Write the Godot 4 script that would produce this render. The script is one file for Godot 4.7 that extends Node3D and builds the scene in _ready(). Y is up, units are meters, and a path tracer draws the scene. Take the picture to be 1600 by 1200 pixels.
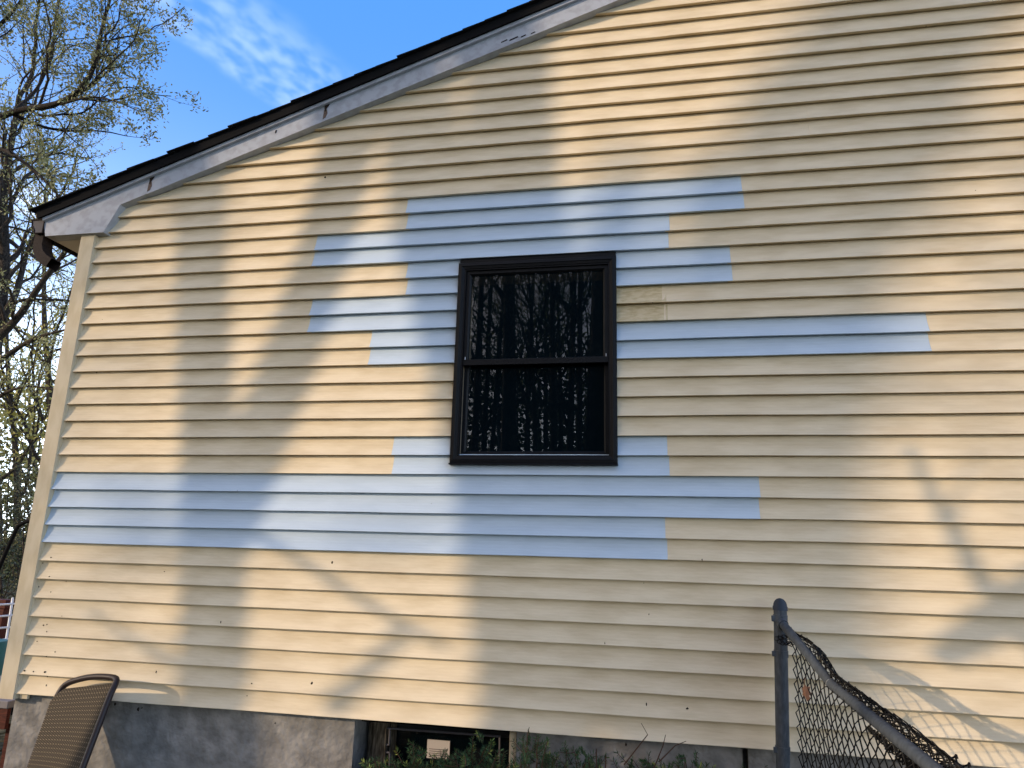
extends Node3D
# A gable wall of beige clapboard siding patched with pale blue-grey panels, late low sun through bare spring trees.

const FOCAL := 1111.0
const EXPOSURE := 0.1016      # height of one clapboard course
const BASE := 0.78            # height of the bottom of the siding above the ground
const SUN := Vector3(1.38, -0.45, -1.0)   # the way sunlight travels, per metre towards the wall
var cam: Camera3D
var rng := RandomNumberGenerator.new()
var wave := FastNoiseLite.new()
var M := {}
var taken := {}


# ---------------------------------------------------------------- mesh building
class Build:
	var v := PackedVector3Array()
	var n := PackedVector3Array()
	var c := PackedColorArray()
	var uv := PackedVector2Array()
	var i := PackedInt32Array()
	var tint := Color(1, 1, 1)

	func put(p: Vector3, nn: Vector3, t := Vector2.ZERO) -> int:
		v.append(p); n.append(nn); c.append(tint); uv.append(t)
		return v.size() - 1

	func tri(a: int, b: int, d: int) -> void:
		# clockwise seen from the side the normal points to
		if (v[b] - v[a]).cross(v[d] - v[a]).dot(n[a] + n[b] + n[d]) > 0.0:
			i.append(a); i.append(d); i.append(b)
		else:
			i.append(a); i.append(b); i.append(d)

	func face(pts: Array, out := Vector3.ZERO) -> void:
		# flat polygon (convex); out says roughly where it faces
		var nn: Vector3 = (pts[1] - pts[0]).cross(pts[2] - pts[0])
		if nn.length_squared() < 1e-16 and pts.size() > 3:
			nn = (pts[2] - pts[0]).cross(pts[3] - pts[0])
		nn = nn.normalized()
		if out != Vector3.ZERO and nn.dot(out) < 0.0:
			nn = -nn
		var at := v.size()
		for p in pts:
			put(p, nn)
		for k in range(1, pts.size() - 1):
			tri(at, at + k, at + k + 1)

	func box(centre: Vector3, size: Vector3, bevel := 0.0, turn := Basis()) -> void:
		var h := size / 2.0
		var b := minf(bevel, minf(h.x, minf(h.y, h.z)) * 0.9)
		var axes := [Vector3.RIGHT, Vector3.UP, Vector3.BACK]
		for a in 3:
			for s in [-1.0, 1.0]:
				var u: Vector3 = axes[(a + 1) % 3]
				var w: Vector3 = axes[(a + 2) % 3]
				var o: Vector3 = axes[a] * s
				var hu: float = h[(a + 1) % 3] - b
				var hw: float = h[(a + 2) % 3] - b
				var ha: float = h[a]
				face([centre + turn * (o * ha + u * hu + w * hw), centre + turn * (o * ha - u * hu + w * hw), centre + turn * (o * ha - u * hu - w * hw), centre + turn * (o * ha + u * hu - w * hw)], turn * o)
		if b <= 0.0:
			return
		for a in 3:
			var p1 := (a + 1) % 3
			var p2 := (a + 2) % 3
			for s in [-1.0, 1.0]:
				for t in [-1.0, 1.0]:
					var q := []
					for e in [[0, 1], [1, 1], [1, -1], [0, -1]]:
						var x := Vector3.ZERO
						x[p1] = s * (h[p1] - (b if e[0] else 0.0))
						x[p2] = t * (h[p2] - (0.0 if e[0] else b))
						x[a] = e[1] * (h[a] - b)
						q.append(centre + turn * x)
					var o := Vector3.ZERO
					o[p1] = s
					o[p2] = t
					face(q, turn * o)
		for sx in [-1.0, 1.0]:
			for sy in [-1.0, 1.0]:
				for sz in [-1.0, 1.0]:
					var s := Vector3(sx, sy, sz)
					face([centre + turn * (s * Vector3(h.x, h.y - b, h.z - b)), centre + turn * (s * Vector3(h.x - b, h.y, h.z - b)), centre + turn * (s * Vector3(h.x - b, h.y - b, h.z))], turn * s)

	func prism(poly: PackedVector2Array, z0: float, z1: float) -> void:
		var cut := Geometry2D.triangulate_polygon(poly)
		for s in [[z0, -1.0], [z1, 1.0]]:
			var at := v.size()
			for p in poly:
				put(Vector3(p.x, p.y, s[0]), Vector3(0, 0, s[1]))
			for k in range(0, cut.size(), 3):
				tri(at + cut[k], at + cut[k + 1], at + cut[k + 2])
		var turn := -1.0 if Geometry2D.is_polygon_clockwise(poly) else 1.0
		for k in poly.size():
			var a := poly[k]
			var b := poly[(k + 1) % poly.size()]
			var o := Vector3(b.y - a.y, a.x - b.x, 0) * turn
			face([Vector3(a.x, a.y, z0), Vector3(b.x, b.y, z0), Vector3(b.x, b.y, z1), Vector3(a.x, a.y, z1)], o)

	func tube(pts: Array, radii: Array, sides := 6, caps := false) -> void:
		var up := Vector3.UP
		var d0: Vector3 = (pts[1] - pts[0]).normalized()
		if absf(d0.dot(up)) > 0.9:
			up = Vector3.RIGHT
		var x := d0.cross(up).normalized()
		var first := v.size()
		for k in pts.size():
			var d: Vector3 = (pts[mini(k + 1, pts.size() - 1)] - pts[maxi(k - 1, 0)]).normalized()
			x = (x - d * x.dot(d)).normalized()
			var y := d.cross(x)
			for s in sides:
				var a := TAU * s / sides
				var o := x * cos(a) + y * sin(a)
				put(pts[k] + o * radii[k], o)
		for k in pts.size() - 1:
			for s in sides:
				var a := first + k * sides + s
				var b := first + k * sides + (s + 1) % sides
				i.append(a); i.append(a + sides); i.append(b)
				i.append(b); i.append(a + sides); i.append(b + sides)
		if caps:
			for e in [0, pts.size() - 1]:
				var d: Vector3 = (pts[0] - pts[1]) if e == 0 else (pts[e] - pts[e - 1])
				var ring := []
				for s in sides:
					ring.append(v[first + e * sides + s])
				face(ring, d)

	func loft(x0: float, y0: float, x1: float, y1: float, profile: Array) -> void:
		# nested rectangles in the plane of the wall: profile holds (inset, z)
		for k in profile.size() - 1:
			var a: Vector2 = profile[k]
			var b: Vector2 = profile[k + 1]
			var ra := [Vector3(x0 + a.x, y0 + a.x, a.y), Vector3(x1 - a.x, y0 + a.x, a.y), Vector3(x1 - a.x, y1 - a.x, a.y), Vector3(x0 + a.x, y1 - a.x, a.y)]
			var rb := [Vector3(x0 + b.x, y0 + b.x, b.y), Vector3(x1 - b.x, y0 + b.x, b.y), Vector3(x1 - b.x, y1 - b.x, b.y), Vector3(x0 + b.x, y1 - b.x, b.y)]
			var dx := b.x - a.x
			var dz := b.y - a.y
			for e in 4:
				var f := (e + 1) % 4
				var inward: Vector3 = [Vector3.UP, Vector3.LEFT, Vector3.DOWN, Vector3.RIGHT][e]
				face([ra[e], ra[f], rb[f], rb[e]], Vector3.BACK * dx - inward * dz)

	func leaf(p: Vector3, d: Vector3, side: Vector3, long: float, wide: float) -> void:
		var nn := d.cross(side).normalized()
		var at := v.size()
		put(p, nn)
		put(p + d * long * 0.45 + side * wide * 0.5, nn)
		put(p + d * long, nn)
		put(p + d * long * 0.45 - side * wide * 0.5, nn)
		i.append(at); i.append(at + 1); i.append(at + 2)
		i.append(at); i.append(at + 2); i.append(at + 3)

	func mesh() -> ArrayMesh:
		var a := []
		a.resize(Mesh.ARRAY_MAX)
		a[Mesh.ARRAY_VERTEX] = v
		a[Mesh.ARRAY_NORMAL] = n
		a[Mesh.ARRAY_COLOR] = c
		a[Mesh.ARRAY_TEX_UV] = uv
		a[Mesh.ARRAY_INDEX] = i
		var m := ArrayMesh.new()
		m.add_surface_from_arrays(Mesh.PRIMITIVE_TRIANGLES, a)
		return m


func numbered(called: String) -> String:
	if not taken.has(called):
		taken[called] = 0
		return called
	taken[called] += 1
	return "%s_%03d" % [called, taken[called]]


func part(called: String, b: Build, m: Material, parent: Node3D) -> MeshInstance3D:
	var o := MeshInstance3D.new()
	o.name = called
	o.mesh = b.mesh()
	o.material_override = m
	parent.add_child(o, true)
	return o


func thing(called: String, label: String, category: String, at := Vector3.ZERO, group := "") -> Node3D:
	var o := Node3D.new()
	o.name = numbered(called)
	add_child(o)
	o.position = at
	o.set_meta("label", label)
	o.set_meta("category", category)
	if group:
		o.set_meta("group", group)
	return o


func at(px: float, py: float, z: float) -> Vector3:
	# the point of the vertical plane at depth z seen at that place of the photograph
	var d := cam.basis * Vector3((px - 800.0) / FOCAL, (600.0 - py) / FOCAL, -1.0)
	return cam.position + d * ((z - cam.position.z) / d.z)


# ---------------------------------------------------------------- materials
func noise_tex(freq: float, octaves: int, lo: Color, hi: Color, seed_: int, size := 512, stretch := 1.0, low := 0.25, high := 0.75) -> ImageTexture:
	var f := FastNoiseLite.new()
	f.noise_type = FastNoiseLite.TYPE_SIMPLEX_SMOOTH
	f.seed = seed_
	f.frequency = freq
	f.fractal_octaves = octaves
	var h := int(size / stretch)
	var g := f.get_seamless_image(size, h, false, false, 0.15, true)
	var im := Image.create(size, h, false, Image.FORMAT_RGB8)
	for y in h:
		for x in size:
			var t := clampf((g.get_pixel(x, y).r - low) / (high - low), 0.0, 1.0)
			im.set_pixel(x, y, lo.lerp(hi, t))
	return ImageTexture.create_from_image(im)


func mat(called: String, color: Color, rough: float, tex: Texture2D = null, scale := Vector3.ONE, bump: Texture2D = null, depth := 0.0) -> StandardMaterial3D:
	var m := StandardMaterial3D.new()
	m.resource_name = called
	m.albedo_color = color
	m.roughness = rough
	if tex or bump:
		m.uv1_triplanar = true
		m.uv1_world_triplanar = true
		m.uv1_scale = scale
	if tex:
		m.albedo_texture = tex
	if bump:
		m.heightmap_enabled = true
		m.heightmap_texture = bump
		m.heightmap_scale = depth
	m.metallic_specular = 0.32
	M[called] = m
	return m


func make_materials() -> void:
	var white := Color(1, 1, 1)
	var mottle := noise_tex(0.012, 5, Color(0.935, 0.925, 0.905), white, 3, 512, 1.0, 0.2, 0.7)
	var mottle_cool := noise_tex(0.012, 4, Color(0.965, 0.97, 0.975), white, 8, 512, 1.0, 0.25, 0.6)
	var grain := noise_tex(0.03, 4, Color(0, 0, 0), white, 5)
	var rough_tex := noise_tex(0.03, 5, Color(0, 0, 0), white, 12)
	mat("siding_beige", Color(0.848, 0.780, 0.655), 0.78, mottle, Vector3(0.45, 1.9, 1.9), grain, 0.05)
	mat("siding_aged", Color(0.79, 0.72, 0.575), 0.8, noise_tex(0.02, 5, Color(0.90, 0.88, 0.84), white, 21, 512, 1.0, 0.25, 0.65), Vector3(1.3, 4.0, 4.0), grain, 0.05)
	mat("siding_blue", Color(0.715, 0.766, 0.805), 0.72, mottle_cool, Vector3(0.45, 1.9, 1.9), grain, 0.04)
	mat("corner_trim", Color(0.77, 0.715, 0.605), 0.8, mottle, Vector3(1.5, 0.6, 1.5))
	mat("fascia_white", Color(0.64, 0.655, 0.68), 0.75, noise_tex(0.02, 5, Color(0.93, 0.925, 0.92), white, 33, 512, 1.0, 0.25, 0.55), Vector3(1.2, 1.2, 1.2))
	mat("soffit", Color(0.74, 0.72, 0.68), 0.7)
	mat("black_metal", Color(0.03, 0.03, 0.035), 0.95)
	mat("shingle", Color(0.085, 0.085, 0.095), 0.95, noise_tex(0.1, 3, Color(0.35, 0.35, 0.37), white, 40), Vector3(3, 3, 3), rough_tex, 0.3)
	mat("gutter_brown", Color(0.17, 0.135, 0.125), 0.8, noise_tex(0.03, 4, Color(0.75, 0.75, 0.75), white, 45), Vector3(4, 4, 4))
	mat("gutter_cap", Color(0.33, 0.32, 0.33), 0.8)
	mat("window_black", Color(0.028, 0.032, 0.042), 0.5)
	mat("stucco", Color(0.55, 0.535, 0.51), 0.95, noise_tex(0.012, 6, Color(0.80, 0.80, 0.80), white, 50, 512, 1.0, 0.25, 0.7), Vector3(0.9, 0.9, 0.9), noise_tex(0.045, 5, Color(0, 0, 0), white, 51), 0.3)
	mat("sheathing", Color(0.45, 0.4, 0.33), 0.9)
	mat("room_paint", Color(0.18, 0.18, 0.19), 0.9)
	mat("old_wood", Color(0.40, 0.36, 0.30), 0.85, noise_tex(0.02, 5, Color(0.6, 0.57, 0.52), white, 60), Vector3(9, 1.2, 9))
	mat("grime", Color(0.16, 0.125, 0.10), 0.9)
	mat("dirt_speck", Color(0.20, 0.16, 0.12), 0.95)
	mat("rust_stain", Color(0.52, 0.46, 0.42), 0.8, noise_tex(0.05, 4, Color(0.5, 0.42, 0.36), white, 64), Vector3(14, 14, 14))
	mat("sticker", Color(0.70, 0.66, 0.62), 0.6)
	mat("print", Color(0.40, 0.37, 0.35), 0.6)
	mat("fence_paint", Color(0.30, 0.325, 0.35), 0.42, noise_tex(0.02, 4, Color(0.78, 0.78, 0.78), white, 70), Vector3(5, 1.5, 5))
	mat("fence_cap", Color(0.20, 0.235, 0.285), 0.45)
	mat("fence_wire", Color(0.03, 0.03, 0.035), 0.4)
	mat("bare_metal", Color(0.75, 0.76, 0.78), 0.35).metallic = 0.9
	mat("chair_frame", Color(0.185, 0.15, 0.145), 0.38)
	mat("bark", Color(0.30, 0.27, 0.24), 0.95, noise_tex(0.03, 4, Color(0.5, 0.48, 0.46), white, 80), Vector3(2, 0.7, 2), rough_tex, 0.8)
	mat("dark_bark", Color(0.22, 0.195, 0.175), 0.95, noise_tex(0.03, 4, Color(0.5, 0.48, 0.46), white, 81), Vector3(2, 0.7, 2), rough_tex, 0.8)
	mat("twig", Color(0.30, 0.22, 0.17), 0.9)
	var leaf := mat("leaf", white, 0.6)
	leaf.vertex_color_use_as_albedo = true
	leaf.cull_mode = BaseMaterial3D.CULL_DISABLED
	leaf.backlight_enabled = true
	leaf.backlight = Color(0.75, 0.75, 0.55)
	var needle := mat("needle", white, 0.5)
	needle.vertex_color_use_as_albedo = true
	needle.cull_mode = BaseMaterial3D.CULL_DISABLED
	mat("dry_leaf", Color(0.43, 0.32, 0.26), 0.85)
	mat("deck_stain", Color(0.33, 0.145, 0.10), 0.7, noise_tex(0.02, 4, Color(0.65, 0.62, 0.6), white, 90), Vector3(1, 8, 8))
	mat("grey_board", Color(0.47, 0.45, 0.45), 0.85)
	mat("white_plastic", Color(0.86, 0.87, 0.88), 0.4)
	mat("teal", Color(0.22, 0.44, 0.46), 0.5)
	mat("ground", Color(0.36, 0.33, 0.24), 1.0, noise_tex(0.02, 6, Color(0.45, 0.5, 0.35), white, 95), Vector3(0.35, 0.35, 0.35), rough_tex, 2.0)
	var weave := Image.create(128, 128, false, Image.FORMAT_RGB8)
	for y in 128:
		for x in 128:
			var over := (y / 8 + (x / 16) % 2) % 2 == 0
			var t := 0.75 if over else 0.5
			if y % 8 == 0 or x % 16 == 0:
				t = 0.32
			if y % 32 < 8 and over:
				t = 1.0
			weave.set_pixel(x, y, Color(t, t * 0.97, t * 0.92))
	var sling := mat("sling", Color(0.45, 0.42, 0.375), 0.8)
	sling.albedo_texture = ImageTexture.create_from_image(weave)
	sling.uv1_scale = Vector3(5.5, 6.0, 1)
	var glass := mat("glass", Color(0.05, 0.15, 0.19, 0.10), 0.0)
	glass.metallic_specular = 0.40
	glass.transparency = BaseMaterial3D.TRANSPARENCY_ALPHA


# ---------------------------------------------------------------- sky, sun, camera
func make_sky() -> ImageTexture:
	# streaks of mackerel cirrus on a flat layer high above, all running one way
	var w := 3072
	var h := 1536
	var im := Image.create(w, h, false, Image.FORMAT_RGBA8)
	var a := FastNoiseLite.new()
	a.noise_type = FastNoiseLite.TYPE_SIMPLEX_SMOOTH
	a.seed = 7
	a.frequency = 1.0
	a.fractal_octaves = 3
	var along := Vector2(0.37, -0.93)
	var across := Vector2(-0.93, -0.37)
	var cs := PackedFloat32Array()
	var sn := PackedFloat32Array()
	for x in w:
		var az := (x + 0.5) / w * TAU
		cs.append(-cos(az))
		sn.append(sin(az))
	for y in range(0, 700):
		var el := PI / 2.0 - (y + 0.5) / h * PI
		var k := cos(el) / (sin(el) + 0.06)
		var low := smoothstep(0.02, 0.25, sin(el))
		for x in w:
			var px := sn[x] * k
			var pz := cs[x] * k
			var t := px * across.x + pz * across.y
			var f := fposmod(t - 0.90, 0.95)
			if f > 0.34:
				continue
			var s := px * along.x + pz * along.y
			f = (f + 0.035 * a.get_noise_2d(s * 2.0, t * 3.0 + 9.0)) / 0.245
			var dens := smoothstep(0.0, 0.55, f) * (1.0 - smoothstep(0.9, 1.05, f))
			if dens <= 0.0:
				continue
			var row := floorf((t - 0.90) / 0.95)
			dens *= 0.35 + 0.65 * smoothstep(-0.2, 0.2, a.get_noise_2d(s * 0.5 + 0.9 + row * 5.3, row * 3.7 + 0.4))
			var puff := a.get_noise_2d(s * 16.0, t * 26.0) * 0.5 + 0.5
			var wisp := a.get_noise_2d(s * 5.0 + 40.0, t * 9.0) * 0.5 + 0.5
			var v := dens * smoothstep(0.28, 0.80, puff * 0.55 + wisp * 0.5) * low
			im.set_pixel(x, y, Color(1.0, 0.99, 0.97, clampf(v, 0.0, 1.0)))
	return ImageTexture.create_from_image(im)


func make_view() -> void:
	cam = Camera3D.new()
	cam.name = "camera"
	cam.position = Vector3(0.0, 1.6015, 3.6512)
	cam.rotation = Vector3(0.2343966, 0.1928583, 0.0278184)
	cam.fov = rad_to_deg(2.0 * atan(600.0 / FOCAL))
	cam.near = 0.05
	cam.far = 600.0
	add_child(cam)
	cam.current = true
	var sm := ProceduralSkyMaterial.new()
	sm.sky_top_color = Color(0.19, 0.36, 0.575)
	sm.sky_horizon_color = Color(1.28, 1.36, 1.41)
	sm.sky_curve = 0.10
	sm.ground_bottom_color = Color(0.34, 0.31, 0.25)
	sm.ground_horizon_color = Color(0.5, 0.5, 0.46)
	sm.sun_angle_max = 90.0
	sm.sun_curve = 0.6
	sm.energy_multiplier = 1.0
	sm.sky_cover = make_sky()
	sm.sky_cover_modulate = Color(1, 1, 1, 0.22)
	var env := Environment.new()
	env.background_mode = Environment.BG_SKY
	env.sky = Sky.new()
	env.sky.sky_material = sm
	env.background_energy_multiplier = 1.9
	env.tonemap_mode = Environment.TONE_MAPPER_LINEAR
	env.tonemap_exposure = 1.9
	env.sdfgi_enabled = true
	env.ssao_enabled = true
	env.ssil_enabled = true
	var we := WorldEnvironment.new()
	we.name = "environment"
	we.environment = env
	add_child(we)
	var sun := DirectionalLight3D.new()
	sun.name = "sun"
	sun.light_color = Color(1.0, 0.90, 0.78)
	sun.light_energy = 0.6
	sun.light_angular_distance = 0.53
	sun.shadow_enabled = true
	add_child(sun)
	sun.look_at_from_position(-SUN * 20.0, Vector3.ZERO)


# ---------------------------------------------------------------- the house
const RAKE := 0.35
func rake_y(x: float) -> float:   # lower edge of the fascia along the left slope
	return 4.01 + RAKE * (x + 2.373)
func rake_x(y: float) -> float:
	return -2.373 + (y - 4.01) / RAKE
const CORNER := -3.50
const RIDGE := 1.9
const FAR_X := 7.25
const OPEN := [-0.985, -0.197, 2.101, 3.117]   # the window's rough opening


func siding_panel(parent: Node3D, m: Material, pieces: Array, lift := 0.0) -> void:
	# pieces: [course, x0, x1]; every course is a sloping face with a folded-under butt
	var b := Build.new()
	for q in pieces:
		var k: int = q[0]
		var y0 := BASE + k * EXPOSURE
		var x1: float = q[2]
		# (height in course, proud of wall, smooth normal tilt)
		var prof := [Vector2(0.0095, 0.00250), Vector2(0.0035, 0.00400), Vector2(0.0000, 0.02500), Vector2(0.0006, 0.02780), Vector2(0.0026, 0.02822), Vector2(0.0100, 0.02472), Vector2(0.0220, 0.01953), Vector2(0.0360, 0.01425), Vector2(0.0520, 0.00922), Vector2(0.0700, 0.00486), Vector2(0.0880, 0.00186), Vector2(0.1105, 0.00000)]
		var cols: int = maxi(2, int((x1 - q[1]) / 0.12) + 1)
		var grid := []
		for r in prof.size():
			var row := []
			var y: float = y0 + prof[r].x
			var xs: float = maxf(q[1], rake_x(y) - 0.10) if y > 3.75 else q[1]
			var xe := minf(x1, 2.0 * RIDGE - rake_x(y) + 0.10) if y > 3.75 else x1
			var clipped := minf(xs, xe - 0.02)
			for c in cols + 1:
				var x := lerpf(clipped, xe, float(c) / cols)
				var dy := 0.0026 * wave.get_noise_2d(x * 0.9, k * 7.3)
				var belly := sin(PI * clampf(prof[r].x / EXPOSURE, 0.0, 1.0))
				var dz := 0.0016 * wave.get_noise_2d(x * 2.2 + 50.0, k * 3.1) * (0.3 + belly)
				row.append(Vector3(x, y + dy, prof[r].y + dz + lift))
			grid.append(row)
		for r in prof.size() - 1:
			# flat shading across the fold, smooth along the board
			for c in cols:
				var p00: Vector3 = grid[r][c]
				var p10: Vector3 = grid[r][c + 1]
				var p01: Vector3 = grid[r + 1][c]
				var p11: Vector3 = grid[r + 1][c + 1]
				var pl: Vector3 = grid[r][maxi(c - 1, 0)]
				var pr: Vector3 = grid[r][mini(c + 2, cols)]
				var na := (p10 - pl).cross(p01 - p00).normalized()
				var nb := (pr - p00).cross(p11 - p10).normalized()
				if (r == 0 and na.z < 0.0) or (r == 1 and na.y > 0.0) or (r > 1 and na.z < 0.0):
					na = -na
					nb = -nb
				var i0 := b.put(p00, na)
				var i1 := b.put(p10, nb)
				var i2 := b.put(p11, nb)
				var i3 := b.put(p01, na)
				b.tri(i0, i1, i2)
				b.tri(i0, i2, i3)
		# the cut end of the lapping panel
		if lift > 0.0:
			for e in [0, cols]:
				for r in range(1, prof.size() - 1):
					var p: Vector3 = grid[r][e]
					var s: Vector3 = grid[r + 1][e]
					b.face([p, s, s - Vector3(0, 0, lift + 0.0008), p - Vector3(0, 0, lift + 0.0008)], Vector3(-1 if e == 0 else 1, 0, 0))
	part("siding_panel", b, m, parent)


func split(k: int, x0: float, x1: float) -> Array:
	# a course interval with the window opening taken out
	if k < 13 or k > 23 or x1 < OPEN[0] or x0 > OPEN[1]:
		return [[k, x0, x1]]
	var out := []
	if x0 < OPEN[0] - 0.01:
		out.append([k, x0, OPEN[0] - 0.01])
	if x1 > OPEN[1] + 0.01:
		out.append([k, OPEN[1] + 0.01, x1])
	return out


func make_siding(parent: Node3D) -> void:
	var seams := {
		0: [[-1.75, "b"], [0.281, "b"]], 1: [[-0.62, "b"], [2.2, "b"]], 2: [[-2.2, "b"], [1.448, "b"]], 3: [[-0.25, "b"], [2.6, "b"]],
		4: [[0.08, "g"], [2.4, "b"]], 5: [[0.526, "g"], [2.9, "b"]], 6: [[-1.334, "b"], [0.099, "g"]],
		7: [[-2.83, "b"], [0.283, "b"]], 8: [[-1.19, "b"], [0.821, "b"]], 9: [[-1.512, "b"], [1.357, "g"]],
		10: [[-1.898, "b"], [-0.6, "g"], [0.111, "a"]], 11: [[-1.321, "b"], [0.446, "g"]], 12: [[-1.909, "b"], [0.131, "g"], [0.449, "b"]],
		13: [[-1.346, "b"], [0.523, "g"]], 14: [[-0.9, "b"], [2.3, "b"]], 15: [[0.9, "b"]], 16: [[-1.1, "b"], [1.813, "b"]],
		17: [[1.2, "b"]], 18: [[0.171, "b"]], 19: [[1.0, "b"]], 20: [[1.6, "b"]], 21: [[1.1, "b"]], 22: [[2.0, "b"]],
	}
	var mats := {"b": M.siding_beige, "g": M.siding_blue, "a": M.siding_aged}
	for j in 23:
		var x := CORNER + 0.055
		var list: Array = seams.get(j, []).duplicate()
		list.append([FAR_X, "b"])
		var nth := 0
		for s in list:
			var end: float = s[0]
			var lap := 0.0 if nth == 0 else 0.02
			var pieces := []
			for k in [2 * j, 2 * j + 1]:
				var y: float = BASE + k * EXPOSURE
				if y > rake_y(RIDGE) - 0.02 or end < rake_x(y) - 0.05 or x > 2.0 * RIDGE - rake_x(y):
					continue
				# cuts are not quite plumb
				var skew := 0.004 * sin(j * 2.7 + nth) * (1 if k % 2 else -1)
				pieces.append_array(split(k, x - lap + (skew if nth else 0.0), end + skew))
			var sides := [pieces.filter(func(q): return q[1] < OPEN[1]), pieces.filter(func(q): return q[1] >= OPEN[1])]
			for run in sides:
				if run.is_empty():
					continue
				# new patch panels lap over the old ones on both sides
				siding_panel(parent, mats[s[1]], run, 0.0 if s[1] == "b" and nth % 2 == 0 else (0.0013 if s[1] != "g" else 0.0017))
			x = end
			nth += 1


func make_house() -> void:
	var house := thing("house", "house gable clad in beige horizontal siding patched with pale blue-grey boards", "house", Vector3.ZERO)
	# ---- walls behind the siding: real boxes round the openings
	var b := Build.new()
	var top := rake_y(RIDGE) + 0.08
	var right := 2.0 * RIDGE - CORNER
	var o := OPEN
	var eave := rake_y(CORNER) + 0.08
	b.prism(PackedVector2Array([Vector2(CORNER, BASE), Vector2(o[0], BASE), Vector2(o[0], rake_y(o[0]) + 0.08), Vector2(CORNER, eave)]), -0.14, -0.002)
	b.prism(PackedVector2Array([Vector2(o[0], BASE), Vector2(o[1], BASE), Vector2(o[1], o[2]), Vector2(o[0], o[2])]), -0.14, -0.0022)
	b.prism(PackedVector2Array([Vector2(o[0], o[3]), Vector2(o[1], o[3]), Vector2(o[1], rake_y(o[1]) + 0.08), Vector2(o[0], rake_y(o[0]) + 0.08)]), -0.14, -0.0024)
	b.prism(PackedVector2Array([Vector2(o[1], BASE), Vector2(right, BASE), Vector2(right, eave), Vector2(RIDGE, top), Vector2(o[1], rake_y(o[1]) + 0.08)]), -0.14, -0.002)
	var wall := part("gable_wall", b, M.sheathing, house)
	make_siding(wall)
	make_specks(wall)
	b = Build.new()
	b.box(Vector3(CORNER + 0.06, (BASE + eave) / 2, -4.14), Vector3(0.12, eave - BASE, 7.98))
	part("side_wall", b, M.siding_beige, house)
	b = Build.new()
	b.box(Vector3(right - 0.06, (BASE + eave) / 2, -4.14), Vector3(0.12, eave - BASE, 7.98))
	part("side_wall", b, M.siding_beige, house)
	b = Build.new()
	b.prism(PackedVector2Array([Vector2(CORNER, 0), Vector2(right, 0), Vector2(right, eave), Vector2(RIDGE, top), Vector2(CORNER, eave)]), -8.25, -8.13)
	part("back_wall", b, M.siding_beige, house)
	b = Build.new()
	b.box(Vector3((CORNER + right) / 2, BASE - 0.06, -4.2), Vector3(right - CORNER - 0.3, 0.1, 7.8))
	part("room_floor", b, M.room_paint, house)
	b = Build.new()
	b.box(Vector3((CORNER + right) / 2, 2.2, -3.6), Vector3(right - CORNER - 0.3, 2.8, 0.1))
	part("room_wall", b, M.room_paint, house)
	# ---- outside corner post: two faces with small returns
	b = Build.new()
	b.prism(PackedVector2Array([Vector2(-3.541, 0.752), Vector2(-3.443, 0.752), Vector2(-3.443, 3.512), Vector2(-3.541, 3.512)]), -0.1, 0.037)
	b.box(Vector3(-3.4425, 2.13, 0.010), Vector3(0.004, 2.74, 0.026))
	part("corner_post", b, M.corner_trim, house)
	b = Build.new()
	b.box(Vector3(right - 0.008, 2.13, -0.034), Vector3(0.098, 2.76, 0.132))
	part("corner_post", b, M.corner_trim, house)
	b = Build.new()
	b.box(Vector3(-3.40, 0.768, 0.004), Vector3(0.05, 0.03, 0.018), 0.002)
	part("starter_strip", b, M.corner_trim, house)
	make_roof(house, right)
	make_window(house)
	make_foundation(house, right)
	make_gutter(house)


func corner_dirt() -> Array:
	# splashes gathered down the boards beside the corner post
	var list := []
	for k in 13:
		var y := rng.randf_range(860, 1075)
		list.append([112.0 - y * 0.045 + rng.randf_range(-14, 16) + (rng.randf() * 40.0 if k % 5 == 0 else 0.0), y, rng.randf_range(1.2, 2.4), rng.randf_range(0.6, 1.6)])
	return list


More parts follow.
